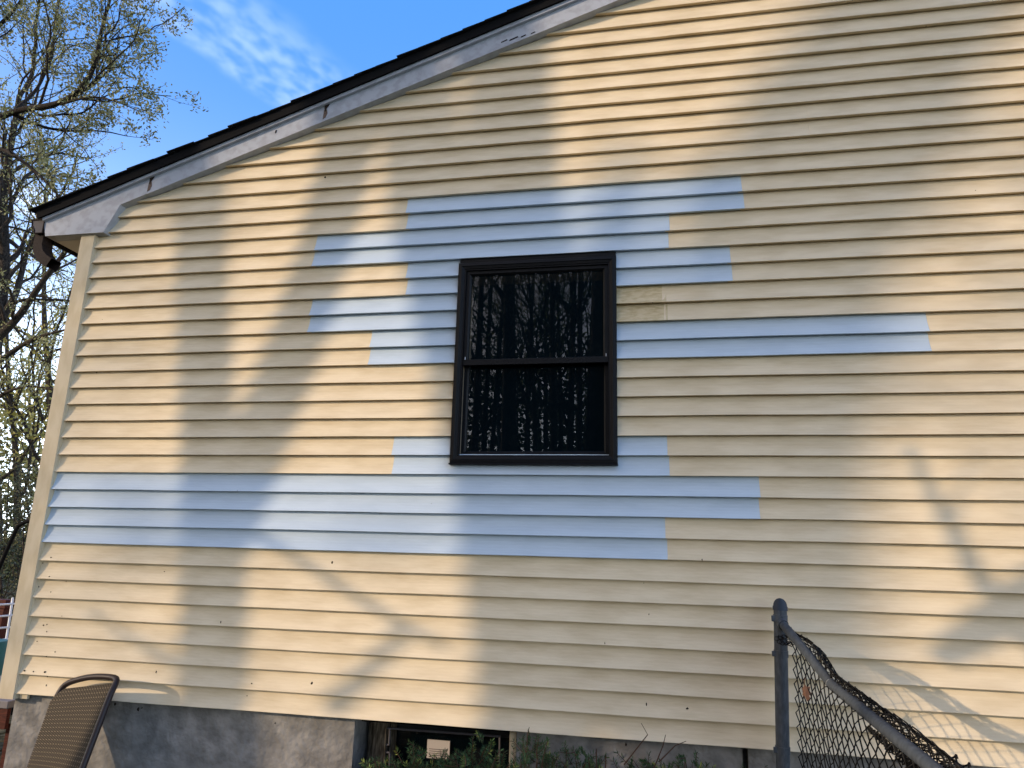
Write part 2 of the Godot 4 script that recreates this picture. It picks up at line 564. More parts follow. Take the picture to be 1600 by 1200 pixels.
func make_specks(wall: Node3D) -> void:
	# mud dots, insect stains and old nail holes where the photograph has them: x, y, size, height
	rng.seed = 77
	for s in [[487, 1068, 4.0, 1.2], [519, 879, 3.2, 1.8], [371, 767, 2.2, 1.2], [508, 277, 3.4, 1.0], [674, 787, 2.2, 1.3], [1074, 1107, 4.2, 0.8], [77, 901, 3.0, 0.8], [80, 871, 3.4, 0.7], [68, 977, 3.0, 0.8], [70, 1050, 3.6, 0.9], [38, 1048, 3.4, 0.9], [151, 582, 3.4, 0.6], [160, 500, 3.0, 0.7], [257, 893, 2.4, 0.8], [1097, 875, 1.8, 2.2], [1006, 911, 1.8, 1.8], [1014, 960, 1.4, 1.8], [1010, 1100, 1.7, 3.5], [1524, 298, 2.2, 1.0], [1447, 41, 2.0, 0.8], [1020, 473, 2.2, 1.0], [345, 972, 2.0, 2.4], [58, 1002, 2.2, 0.8], [244, 1050, 1.8, 2.0], [393, 1068, 2.4, 1.0], [135, 448, 3.0, 0.5], [133, 450, 2.4, 1.3], [386, 1087, 1.8, 0.9], [945, 1005, 1.4, 2.8], [690, 380, 1.6, 0.9], [1108, 301, 1.8, 0.8], [720, 472, 2.2, 1.4]] + corner_dirt():
		var p := at(s[0], s[1], 0.0)
		var f := fposmod(p.y - BASE, EXPOSURE)
		var rest := 1.0 - f / EXPOSURE
		p = at(s[0], s[1], 0.0012 + 0.0290 * (0.25 * rest + 0.75 * rest * rest))
		var b := Build.new()
		var ring := []
		var r: float = s[2] / 300.0 / 2.0
		for k in 9:
			var a := TAU * k / 9
			var q: float = r * rng.randf_range(0.6, 1.15)
			ring.append(p + Vector3(cos(a) * q, sin(a) * q * s[3], 0.0008 - sin(a) * q * s[3] * 0.122))
		var mid := p + Vector3(0, 0, 0.0022)
		for k in 9:
			b.face([mid, ring[k], ring[(k + 1) % 9]], Vector3.BACK)
			b.face([ring[k], ring[(k + 1) % 9], ring[(k + 1) % 9] - Vector3(0, 0, 0.002), ring[k] - Vector3(0, 0, 0.002)], (ring[k] - p))
		part("mud_spot", b, M.dirt_speck, wall)


func make_roof(house: Node3D, right: float) -> void:
	var deck := Build.new()
	var lift := 0.178     # top of the roof deck above the fascia's lower edge
	var tip := -3.865
	var rx := 2.0 * RIDGE - tip
	var ty := rake_y(tip) + lift
	var ry := rake_y(RIDGE) + lift
	deck.prism(PackedVector2Array([Vector2(tip, ty), Vector2(RIDGE, ry), Vector2(rx, ty), Vector2(rx, ty - 0.03), Vector2(RIDGE, ry - 0.03), Vector2(tip, ty - 0.03)]), -8.4, 0.085)
	var roof := part("roof", deck, M.sheathing, house)
	# shingle courses: thin tilted strips, each lapping over the one below
	rng.seed = 4
	var slope := Vector2(1, RAKE).normalized()
	var up := Vector2(-slope.y, slope.x)
	var steps := int((RIDGE - tip) / slope.x / 0.143) + 1
	for k in steps:
		var s0 := Vector2(tip - 0.02, ty - 0.007) + slope * (k * 0.143)
		var s1 := s0 + slope * 0.19
		if s1.x > RIDGE:
			s1 = s0 + slope * ((RIDGE - s0.x) / slope.x)
		var b := Build.new()
		var edge := 0.118 + rng.randf_range(-0.008, 0.008)
		var thick := rng.randf_range(0.004, 0.008)
		var q := PackedVector2Array([s0 + up * 0.008, s0 + up * (0.009 + thick), s1 + up * 0.0075, s1 + up * 0.001])
		b.prism(q, -8.45, edge)
		part("shingle", b, M.shingle, roof)
		b = Build.new()
		for p in q.size():
			q[p].x = 2.0 * RIDGE - q[p].x
		b.prism(q, -8.45, edge)
		part("shingle", b, M.shingle, roof)
	# drip edge, upper trim and fascia boards, piece by piece
	var b := Build.new()
	b.prism(PackedVector2Array([Vector2(tip + 0.01, ty + 0.004), Vector2(RIDGE, ry + 0.004), Vector2(RIDGE, ry - 0.050), Vector2(tip + 0.03, ty - 0.048)]), 0.0855, 0.1)
	part("drip_edge", b, M.black_metal, house)
	b = Build.new()
	b.prism(PackedVector2Array([Vector2(-3.815, rake_y(-3.815) + lift - 0.034), Vector2(RIDGE, ry - 0.034), Vector2(RIDGE, ry - 0.076), Vector2(-3.81, rake_y(-3.81) + lift - 0.076)]), 0.05, 0.083)
	part("rake_trim", b, M.fascia_white, house)
	var cuts := [at(232, 290, 0.06).x, at(506, 175, 0.06).x, 0.35, RIDGE]
	b = Build.new()
	var h := 0.108
	b.prism(PackedVector2Array([Vector2(-3.79, 3.509), Vector2(-3.363, 3.51), Vector2(-3.272, rake_y(-3.272)), Vector2(cuts[0], rake_y(cuts[0])), Vector2(cuts[0], rake_y(cuts[0]) + h), Vector2(-3.82, rake_y(-3.82) + h)]), -0.02, 0.06)
	part("fascia", b, M.fascia_white, house)
	for k in 3:
		b = Build.new()
		var x0: float = cuts[k] + 0.001
		var x1: float = cuts[k + 1]
		b.prism(PackedVector2Array([Vector2(x0, rake_y(x0) - 0.001), Vector2(x1, rake_y(x1)), Vector2(x1, rake_y(x1) + h), Vector2(x0, rake_y(x0) + h)]), -0.02, 0.0615 + 0.001 * k)
		# folded lower lip
		b.prism(PackedVector2Array([Vector2(x0, rake_y(x0) - 0.006), Vector2(x1, rake_y(x1) - 0.006), Vector2(x1, rake_y(x1) - 0.0012), Vector2(x0, rake_y(x0) - 0.0012)]), 0.02, 0.064 + 0.001 * k)
		part("fascia", b, M.fascia_white, house)
		if k < 2:
			b = Build.new()
			b.prism(PackedVector2Array([Vector2(x0 - 0.002, rake_y(x0) + 0.012), Vector2(x0 + 0.016, rake_y(x0) + 0.022), Vector2(x0 + 0.026, rake_y(x0) + 0.050), Vector2(x0 + 0.020, rake_y(x0) + 0.080), Vector2(x0 + 0.002, rake_y(x0) + 0.072)]), 0.05, 0.064 + 0.001 * k)
			part("joint_stain", b, M.rust_stain, house)
			b = Build.new()
			b.prism(PackedVector2Array([Vector2(x0 + 0.006, rake_y(x0) + 0.066), Vector2(x0 + 0.014, rake_y(x0) + 0.060), Vector2(x0 + 0.016, rake_y(x0) + 0.082), Vector2(x0 + 0.030, rake_y(x0) + h - 0.008), Vector2(x0 + 0.036, rake_y(x0) + h + 0.008), Vector2(x0 + 0.004, rake_y(x0) + h - 0.004)]), 0.05, 0.0655 + 0.001 * k)
			part("joint_gap", b, M.grime, house)
	# scuffs on the fascia near the top of the picture
	for s in [[788, 64, 10, 2.0], [803, 60, 14, 2.4], [818, 56, 8, 2.0], [833, 51, 7, 1.6], [431, 205, 2, 6.0]]:
		var p := at(s[0], s[1], 0.064)
		var l: float = s[2] / 250.0
		var w: float = s[3] / 250.0
		b = Build.new()
		b.prism(PackedVector2Array([Vector2(p.x - l / 2, p.y - l * 0.17 - w / 2), Vector2(p.x + l / 2, p.y + l * 0.17 - w * 0.3), Vector2(p.x + l * 0.4, p.y + l * 0.17 + w * 0.4), Vector2(p.x - l * 0.45, p.y - l * 0.15 + w * 0.3)]), 0.05, 0.0648)
		part("scuff", b, M.grime, house)
	# right-hand rake, outside the picture
	b = Build.new()
	b.prism(PackedVector2Array([Vector2(RIDGE, rake_y(RIDGE)), Vector2(rx - 0.04, rake_y(-3.82)), Vector2(rx - 0.04, rake_y(-3.82) + h), Vector2(RIDGE, rake_y(RIDGE) + h)]), -0.02, 0.063)
	part("fascia", b, M.fascia_white, house)
	# boxed eave: soffit and its face board
	b = Build.new()
	b.box(Vector3((-3.80 + CORNER) / 2.0 + 0.02, 3.516, -4.1), Vector3(0.32, 0.012, 8.15))
	part("soffit", b, M.soffit, house)
	b = Build.new()
	b.box(Vector3(-3.62, 3.503, -4.1), Vector3(0.012, 0.014, 8.1))
	b.box(Vector3(-3.56, 3.503, -4.1), Vector3(0.03, 0.014, 8.1))
	part("soffit_trim", b, M.soffit, house)
	b = Build.new()
	b.box(Vector3(-3.805, 3.55, -4.1), Vector3(0.014, 0.12, 8.15))
	part("eave_board", b, M.black_metal, house)


func make_gutter(house: Node3D) -> void:
	# K-shaped gutter along the eave, its end towards the camera, with the stub of a downspout
	var b := Build.new()
	var outer := PackedVector2Array([Vector2(-3.812, 3.625), Vector2(-3.812, 3.532), Vector2(-3.872, 3.532), Vector2(-3.878, 3.560), Vector2(-3.900, 3.590), Vector2(-3.905, 3.625)])
	var inner := PackedVector2Array([Vector2(-3.903, 3.625), Vector2(-3.897, 3.592), Vector2(-3.875, 3.561), Vector2(-3.869, 3.535), Vector2(-3.815, 3.535), Vector2(-3.815, 3.625)])
	var ring := outer.duplicate()
	ring.append_array(inner)
	b.prism(ring, -8.3, 0.06)
	b.box(Vector3(-3.901, 3.622, -4.1), Vector3(0.014, 0.008, 8.3))
	var gutter := part("gutter", b, M.gutter_brown, house)
	b = Build.new()
	b.prism(outer, 0.0605, 0.064)
	part("end_cap", b, M.gutter_cap, gutter)
	# the rolled rim round the end cap
	b = Build.new()
	for k in outer.size() - 1:
		var p := outer[k]
		var q := outer[k + 1]
		b.tube([Vector3(p.x, p.y, 0.065), Vector3(q.x, q.y, 0.065)], [0.004, 0.004], 6, true)
	b.tube([Vector3(-3.91, 3.627, 0.065), Vector3(-3.806, 3.627, 0.065)], [0.006, 0.006], 6, true)
	part("cap_rim", b, M.gutter_brown, gutter)
	# elbow: a ribbed rectangular tube that drops and turns back to the wall
	b = Build.new()
	var path := []
	for k in 10:
		var t := k / 9.0
		var a := lerpf(0.0, 1.05, smoothstep(0.1, 1.0, t))
		if k == 0:
			path.append([Vector2(-3.848, 3.54), 0.0])
		else:
			var last: Vector2 = path[-1][0]
			path.append([last + Vector2(sin(a), -cos(a)) * 0.029 + Vector2(-0.004 * (1.0 - t), 0), a])
	var rings := []
	for k in path.size():
		var c: Vector2 = path[k][0]
		var a: float = path[k][1]
		var side := Vector2(cos(a), sin(a)) * (0.034 - (0.0025 if k % 2 else 0.0))
		var rr := []
		for z in [0.045, -0.04]:
			rr.append(Vector3(c.x - side.x, c.y - side.y, z))
			rr.append(Vector3(c.x + side.x, c.y + side.y, z))
		rings.append([rr[0], rr[1], rr[3], rr[2]])
	for k in rings.size() - 1:
		for e in 4:
			var f := (e + 1) % 4
			var mid: Vector3 = (rings[k][0] + rings[k][2]) / 2.0
			b.face([rings[k][e], rings[k][f], rings[k + 1][f], rings[k + 1][e]], (rings[k][e] + rings[k][f]) / 2.0 - mid)
	part("elbow", b, M.gutter_brown, gutter)


func make_window(house: Node3D) -> void:
	var x0 := -1.031
	var x1 := -0.152
	var y0 := 2.058
	var y1 := 3.188
	var b := Build.new()
	b.loft(x0, y0, x1, y1, [Vector2(0.002, 0.0), Vector2(0.0, 0.002), Vector2(0.0, 0.034), Vector2(0.003, 0.038), Vector2(0.020, 0.040), Vector2(0.023, 0.036), Vector2(0.036, 0.033), Vector2(0.038, 0.029), Vector2(0.044, 0.029), Vector2(0.0445, -0.13)])
	b.box(Vector3((x0 + x1) / 2, y1 + 0.014, 0.009), Vector3(x1 - x0 - 0.004, 0.030, 0.018), 0.002)
	b.box(Vector3((x0 + x1) / 2, y0 - 0.004, 0.022), Vector3(x1 - x0 + 0.004, 0.008, 0.052), 0.002)
	var win := part("window", b, M.window_black, house)
	win.set_meta("label", "black double-hung window mirroring trees")
	var ix0 := x0 + 0.0447
	var ix1 := x1 - 0.0447
	var mid := 2.615
	# upper sash in front, lower sash behind it
	for s in [[mid - 0.012, y1 - 0.0447, 0.018], [y0 + 0.0447, mid + 0.020, -0.014]]:
		b = Build.new()
		var z: float = s[2]
		b.loft(ix0, s[0], ix1, s[1], [Vector2(0.0005, z - 0.026), Vector2(0.0, z - 0.001), Vector2(0.001, z), Vector2(0.018, z), Vector2(0.021, z - 0.004), Vector2(0.0265, z - 0.009), Vector2(0.027, z - 0.026)])
		var sash := part("sash", b, M.window_black, win)
		for dz in [0.012, 0.022]:
			b = Build.new()
			b.face([Vector3(ix0 + 0.0262, s[0] + 0.0262, z - dz), Vector3(ix1 - 0.0262, s[0] + 0.0262, z - dz), Vector3(ix1 - 0.0262, s[1] - 0.0262, z - dz), Vector3(ix0 + 0.0262, s[1] - 0.0262, z - dz)], Vector3.BACK)
			part("pane", b, M.glass, sash)
	b = Build.new()
	b.box(Vector3((ix0 + ix1) / 2, mid - 0.005, 0.016), Vector3(ix1 - ix0, 0.034, 0.012), 0.002)
	part("meeting_rail", b, M.window_black, win)
	for x in [ix0 + 0.012, ix1 - 0.012]:
		b = Build.new()
		b.box(Vector3(x, mid + 0.018, 0.0195), Vector3(0.004, 0.018, 0.003), 0.001)
		part("latch", b, M.bare_metal, win)


func make_foundation(house: Node3D, right: float) -> void:
	var f := -0.03
	var a0 := -1.479
	var a1 := -0.648
	var slot0 := 0.398
	var slot1 := 0.424
	var b := Build.new()
	var t := BASE - 0.004
	b.prism(PackedVector2Array([Vector2(CORNER + 0.01, -0.3), Vector2(a0, -0.3), Vector2(a0, t), Vector2(CORNER + 0.01, t)]), -0.25, f)
	b.prism(PackedVector2Array([Vector2(a0, -0.3), Vector2(a1, -0.3), Vector2(a1, 0.28), Vector2(a0, 0.28)]), -0.25, f)
	b.prism(PackedVector2Array([Vector2(a1, -0.3), Vector2(slot0, -0.3), Vector2(slot0, t), Vector2(a1, t)]), -0.25, f)
	b.prism(PackedVector2Array([Vector2(slot0, -0.3), Vector2(slot1, -0.3), Vector2(slot1, t), Vector2(slot0, t)]), -0.25, f - 0.09)
	b.prism(PackedVector2Array([Vector2(slot1, -0.3), Vector2(right - 0.01, -0.3), Vector2(right - 0.01, t), Vector2(slot1, t)]), -0.25, f)
	b.box(Vector3(CORNER + 0.13, 0.24, -4.2), Vector3(0.24, 1.07, 7.8))
	b.box(Vector3(right - 0.13, 0.24, -4.2), Vector3(0.24, 1.07, 7.8))
	var wall := part("foundation_wall", b, M.stucco, house)
	# scars on the render
	for s in [[216, 1108, 5.0], [222, 1106, 2.5], [180, 1100, 4.0], [978, 1163, 3.0], [430, 1130, 2.0]]:
		var p := at(s[0], s[1], f)
		b = Build.new()
		var r: float = s[2] / 270.0 / 2.0
		var ring := []
		for k in 7:
			ring.append(p + Vector3(cos(TAU * k / 7.0) * r * rng.randf_range(0.5, 1.0), sin(TAU * k / 7.0) * r * rng.randf_range(0.8, 1.6), 0.0015))
		for k in 7:
			b.face([p + Vector3(0, 0, 0.004), ring[k], ring[(k + 1) % 7]], Vector3.BACK)
			b.face([ring[k], ring[(k + 1) % 7], ring[(k + 1) % 7] - Vector3(0, 0, 0.003), ring[k] - Vector3(0, 0, 0.003)], ring[k] - p)
		part("chip", b, M.grime, wall)
	# basement window: wooden jambs, a metal frame, a dark pane and a pale sticker
	b = Build.new()
	b.box(Vector3(a0 + 0.10, 0.52, -0.16), Vector3(0.075, 0.48, 0.07), 0.004)
	b.box(Vector3(a0 + 0.045, 0.52, -0.185), Vector3(0.035, 0.48, 0.06), 0.004)
	b.box(Vector3(a0 + 0.155, 0.52, -0.18), Vector3(0.022, 0.48, 0.05), 0.003)
	var bw := part("basement_window", b, M.old_wood, house)
	b = Build.new()
	b.box(Vector3(a1 - 0.02, 0.52, -0.075), Vector3(0.036, 0.48, 0.06), 0.004)
	part("jamb", b, M.corner_trim, bw)
	b = Build.new()
	b.box(Vector3((a0 + a1) / 2, 0.775 - 0.02, -0.17), Vector3(a1 - a0, 0.03, 0.1))
	part("header", b, M.black_metal, bw)
	b = Build.new()
	var fz := -0.135
	for e in [[[606, 1138], [782, 1151]], [[609, 1139], [608, 1164]], [[608, 1164], [597, 1163]], [[597, 1175], [609, 1176]], [[609, 1176], [608, 1290]], [[781, 1150], [780, 1290]]]:
		var p := at(e[0][0], e[0][1], fz)
		var q := at(e[1][0], e[1][1], fz)
		b.tube([p, q], [0.0055, 0.0055], 4, true)
	part("frame", b, M.gutter_cap, bw)
	b = Build.new()
	b.face([Vector3(a0, 0.28, -0.2), Vector3(a1, 0.28, -0.2), Vector3(a1, t, -0.2), Vector3(a0, t, -0.2)], Vector3.BACK)
	part("pane", b, M.glass, bw)
	b = Build.new()
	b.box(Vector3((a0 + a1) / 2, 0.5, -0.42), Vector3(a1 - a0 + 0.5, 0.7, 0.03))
	part("dark_backing", b, M.black_metal, bw)  # black sheet added in place of the unlit basement behind the pane
	b = Build.new()
	var s0 := at(668, 1155, -0.192)
	var s1 := at(702, 1187, -0.192)
	b.box(Vector3((s0.x + s1.x) / 2, (s0.y + s1.y) / 2, -0.192), Vector3(s1.x - s0.x, s0.y - s1.y, 0.004))
	var st := part("sticker", b, M.sticker, bw)
	b = Build.new()
	for k in 4:
		var y: float = lerpf(s0.y, s1.y, 0.5 + 0.11 * k)
		b.box(Vector3((s0.x + s1.x) / 2 - 0.006 * (k % 2), y, -0.1898), Vector3((s1.x - s0.x) * (0.82 - 0.12 * (k % 2)), 0.0035, 0.0006))
	part("print", b, M.print, st)


# ---------------------------------------------------------------- trees
class Grown:
	var wood := Build.new()
	var leaves := Build.new()
	var rng := RandomNumberGenerator.new()
	var leaf_size := 0.05
	var leaf_count := 7
	var tone_a := Color(0.10, 0.13, 0.04)
	var tone_b := Color(0.22, 0.22, 0.08)
	var droop := 0.0
	var wander := 0.35
	var step := 0.22
	var per_metre := 2.2
	var spread := 0.8
	var flat := 1.0

	func sway(s: float) -> Vector3:
		return Vector3(rng.randf_range(-s, s), rng.randf_range(-s, s) * flat, rng.randf_range(-s, s))

	func tuft(p: Vector3, d: Vector3) -> void:
		for k in leaf_count:
			var q := (d * 0.5 + sway(1.0)).normalized()
			var side := q.cross(sway(1.0)).normalized()
			var t := rng.randf()
			leaves.tint = tone_a.lerp(tone_b, t * t) * rng.randf_range(0.75, 1.25)
			leaves.tint.a = 1.0
			leaves.leaf(p + sway(leaf_size * 1.3), q, side, leaf_size * rng.randf_range(0.6, 1.25), leaf_size * rng.randf_range(0.3, 0.55))

	func limb(pts: Array, r0: float, r1: float, level: int, from := 0.15) -> void:
		# a given polyline, bent a little, with side branches
		var fine := []
		var total := 0.0
		for k in pts.size() - 1:
			var a: Vector3 = pts[k]
			var b: Vector3 = pts[k + 1]
			var l := a.distance_to(b)
			total += l
			var n := maxi(1, int(l / step))
			for s in n:
				fine.append(a.lerp(b, float(s) / n))
		fine.append(pts[-1])
		# round the corners
		for pass_ in 3:
			var soft := fine.duplicate()
			for k in range(1, fine.size() - 1):
				soft[k] = (fine[k - 1] + fine[k] * 2.0 + fine[k + 1]) / 4.0
			fine = soft
		var radii := []
		for k in fine.size():
			radii.append(lerpf(r0, r1, float(k) / (fine.size() - 1)) * rng.randf_range(0.94, 1.06))
		wood.tube(fine, radii, 9 if r0 > 0.06 else 6 if r0 > 0.02 else 4)
		if level <= 0:
			return
		var n := int(total * per_metre)
		for k in n:
			var t := lerpf(from, 1.0, (k + rng.randf()) / n)
			var at := mini(int(t * (fine.size() - 1)), fine.size() - 2)
			var d: Vector3 = (fine[at + 1] - fine[at]).normalized()
			shoot(fine[at], d, maxf(total * 0.42 * (1.15 - 0.6 * t), 0.35), radii[at] * 0.5, level - 1)
		shoot(fine[-1], (fine[-1] - fine[-2]).normalized(), maxf(total * 0.3, 0.4), r1, level - 1, true)

	func shoot(p: Vector3, along: Vector3, long: float, r: float, level: int, straight := false) -> void:
		var axis := along.cross(sway(1.0)).normalized()
		var d := along if straight else along.rotated(axis, rng.randf_range(0.5, 1.1) * spread + 0.1)
		var n := maxi(3, int(long / (step * 0.8)))
		var pts := [p]
		var radii := [r]
		var each := long / n
		for k in n:
			d = (d + sway(wander) + Vector3(0, 0.06 - droop, 0)).normalized()
			pts.append(pts[-1] + d * each)
			radii.append(lerpf(r, maxf(r * 0.35, 0.0025), (k + 1.0) / n))
		wood.tube(pts, radii, 6 if r > 0.03 else 4 if r > 0.012 else 3)
		if level > 0:
			var m := maxi(2, int(long * per_metre * 1.25))
			for k in m:
				var t := lerpf(0.2, 1.0, (k + rng.randf()) / m)
				var at := mini(int(t * n), n - 1)
				shoot(pts[at], (pts[at + 1] - pts[at]).normalized(), maxf(long * 0.5 * (1.2 - 0.6 * t), 0.2), maxf(radii[at] * 0.55, 0.003), level - 1)
		if level <= 1 and leaf_count > 0:
			for k in range(1 if level == 0 else n / 2 + 1, n + 1):
				tuft(pts[k], (pts[k] - pts[k - 1]).normalized())


func finish_tree(t: Grown, called: String, label: String, base: Vector3, group: String, bark: Material, leaf_mat: Material) -> Node3D:
	var o := thing(called, label, "tree" if not called.contains("shrub") and not called.contains("bush") else "shrub", base, group)
	for b in [t.wood, t.leaves]:
		for k in b.v.size():
			b.v[k] -= base
	part("trunk" if not called.contains("shrub") and not called.contains("bush") else "stem", t.wood, bark, o)
	if t.leaves.v.size():
		part("crown" if not called.contains("shrub") and not called.contains("bush") else "foliage", t.leaves, leaf_mat, o)
	return o


func pts_at(z: float, list: Array) -> Array:
	var out := []
	for p in list:
		out.append(at(p[0], p[1], z + (p[2] if p.size() > 2 else 0.0)))
	return out


func make_left_trees() -> void:
	var g := "trees left of the house"
	# the near oak: trunk just outside the picture, limbs reaching in
	var t := Grown.new()
	t.rng.seed = 11
	t.leaf_size = 0.075
	t.leaf_count = 9
	t.tone_a = Color(0.13, 0.14, 0.065)
	t.tone_b = Color(0.40, 0.37, 0.21)
	t.per_metre = 2.5
	var base := at(-150, 1000, -6.0)
	base.y = 0.0
	t.limb([base, base + Vector3(0.1, 3, 0), at(-110, 520, -6.0), at(-60, 240, -6.0), at(-90, 0, -6.0), at(-60, -200, -6.0)], 0.24, 0.08, 0)
	t.limb(pts_at(-6.0, [[-60, 215], [0, 181], [35, 170], [85, 165, 0.2], [128, 149, 0.3], [148, 118, 0.4], [152, 80, 0.3], [165, 20, 0.1], [185, -40]]), 0.066, 0.02, 3, 0.2)
	t.limb(pts_at(-6.0, [[95, 163, 0.2], [130, 151, 0.32], [165, 152, 0.5], [205, 168, 0.7]]), 0.026, 0.008, 2)
	t.limb(pts_at(-6.0, [[112, 157, 0.25], [140, 133, 0.3], [175, 106, -0.2], [215, 92, -0.5]]), 0.026, 0.006, 2)
	t.limb(pts_at(-6.0, [[20, 178], [65, 203, -0.4], [105, 212, -0.7], [150, 198, -0.9], [195, 212, -1.0]]), 0.034, 0.008, 3)
	t.limb(pts_at(-6.0, [[-70, 260], [0, 228], [40, 255, 0.5], [70, 280, 0.6], [95, 310, 0.6]]), 0.055, 0.015, 3, 0.3)
	t.limb(pts_at(-6.0, [[20, 175], [60, 140, -0.6], [80, 90, -0.8], [88, 30, -0.8], [100, -40, -0.8]]), 0.036, 0.012, 3)
	t.limb(pts_at(-6.0, [[-80, 100], [-20, 60], [30, 10], [70, -60]]), 0.05, 0.02, 3)
	finish_tree(t, "oak_tree", "nearest oak with long dark limbs and sparse spring leaves above the roof eave", base, g, M.dark_bark, M.leaf)
	# second oak, lower limbs fanning out beside the wall
	t = Grown.new()
	t.rng.seed = 23
	t.leaf_size = 0.075
	t.leaf_count = 12
	t.tone_a = Color(0.20, 0.21, 0.10)
	t.tone_b = Color(0.50, 0.46, 0.26)
	t.per_metre = 1.5
	t.step = 0.3
	base = at(-55, 1000, -10.0)
	base.y = 0.0
	t.limb([base, at(-40, 700, -10.0), at(-8, 525, -10.0), at(8, 430, -10.0), at(4, 300, -10.0), at(30, 150, -10.0)], 0.22, 0.06, 2, 0.55)
	t.limb(pts_at(-10.0, [[-25, 545], [25, 505], [60, 448, 0.4], [100, 395, 0.6], [140, 350, 0.8]]), 0.11, 0.025, 2)
	t.limb(pts_at(-10.0, [[-20, 580], [30, 540], [75, 520, 0.5], [120, 512, 0.6]]), 0.07, 0.02, 2)
	t.limb(pts_at(-10.0, [[-10, 515], [22, 475], [40, 400, -0.5], [60, 340, -0.8], [85, 280, -1.0]]), 0.09, 0.02, 2)
	t.limb(pts_at(-10.0, [[-30, 640], [10, 610], [50, 601, 0.5], [95, 610, 0.6]]), 0.05, 0.012, 2)
	finish_tree(t, "oak_tree", "second oak with limbs fanning up behind the corner post", base, g, M.bark, M.leaf)
	# pale young trees further back
	var k := 0
	for s in [[70, -17.0, 300, 31, "pale yellow-green tree glowing behind the roof eave"], [10, -21.0, 390, 32, "yellow-green tree far behind the oak limbs"], [45, -26.0, 560, 33, "small far pale tree low beside the corner post"], [-20, -15.0, 480, 34, "thin pale tree at the far left edge behind the holly"]]:
		t = Grown.new()
		t.rng.seed = s[3]
		t.leaf_size = 0.17
		t.leaf_count = 7
		t.tone_a = Color(0.26, 0.24, 0.07)
		t.tone_b = Color(0.52, 0.43, 0.16)
		t.step = 0.45
		t.per_metre = 1.0
		t.wander = 0.25
		var z: float = s[1]
		base = at(s[0], 1000, z)
		base.y = 0.0
		var peak := at(s[0], s[2], z)
		t.limb([base, base.lerp(peak, 0.3) + Vector3(0.2, 0, 0), base.lerp(peak, 0.65) - Vector3(0.15, 0, 0), peak], 0.16, 0.04, 2, 0.2)
		finish_tree(t, "young_tree", s[4], base, g, M.bark, M.leaf)
		k += 1
	# the wood behind the garden, too far to tell its trees apart
	var far := Build.new()
	var fr := RandomNumberGenerator.new()
	fr.seed = 910
	for q in 30000:
		var a := fr.randf_range(-0.30, 1.15)
		var h := pow(fr.randf(), 1.25) * (7.5 + 2.5 * sin(a * 17.0) + 1.5 * sin(a * 41.0))
		var dist := fr.randf_range(36.0, 46.0)
		var p := Vector3(-sin(0.72 + a * 0.5) * dist, h, cam.position.z - cos(0.72 + a * 0.5) * dist)
		far.tint = Color(0.17, 0.18, 0.07).lerp(Color(0.52, 0.46, 0.20), fr.randf())
		var d := Vector3(fr.randf_range(-1, 1), fr.randf_range(-0.4, 1), fr.randf_range(-1, 1)).normalized()
		far.leaf(p, d, d.cross(Vector3(fr.randf_range(-1, 1), fr.randf_range(-1, 1), fr.randf_range(-1, 1))).normalized(), fr.randf_range(0.2, 0.45), fr.randf_range(0.1, 0.25))
	var o := part("woodland_edge", far, M.leaf, self)
	o.set_meta("kind", "stuff")
	o.set_meta("label", "hazy yellow-green far wood low behind the house corner")
	o.set_meta("category", "woodland")
	# dark holly bushes low at the left edge
	for s in [[10, -7.0, 745, 51, "dark holly bush beside the black handrail"], [48, -9.5, 690, 52, "taller olive holly bush close to the corner post"], [-25, -8.0, 700, 53, "dark bush at the picture edge behind the deck"]]:
		t = Grown.new()
		t.rng.seed = s[3]
		t.leaf_size = 0.06
		t.leaf_count = 9
		t.tone_a = Color(0.035, 0.045, 0.018)
		t.tone_b = Color(0.20, 0.18, 0.07)
		t.per_metre = 3.6
		t.step = 0.2
		var z: float = s[1]
		base = at(s[0], 1000, z)
		base.y = 0.0
		var peak := at(s[0], s[2] + 30, z)
		for q in 4:
			var off := Vector3(t.rng.randf_range(-0.5, 0.5), 0, t.rng.randf_range(-0.5, 0.5))
			t.limb([base + off * 0.3, base.lerp(peak, 0.5) + off, peak + off * 1.3 - Vector3(0, q * 0.25, 0)], 0.03, 0.01, 2, 0.05)
		finish_tree(t, "holly_bush", s[4], base, "hollies behind the house corner", M.bark, M.needle)


# a point of the wall carried back towards the sun, out to depth z
func sunward(px: float, py: float, z: float) -> Vector3:
	return at(px, py, 0.0) - SUN * Vector3(1, 1, 0) * z + Vector3(0, 0, z)


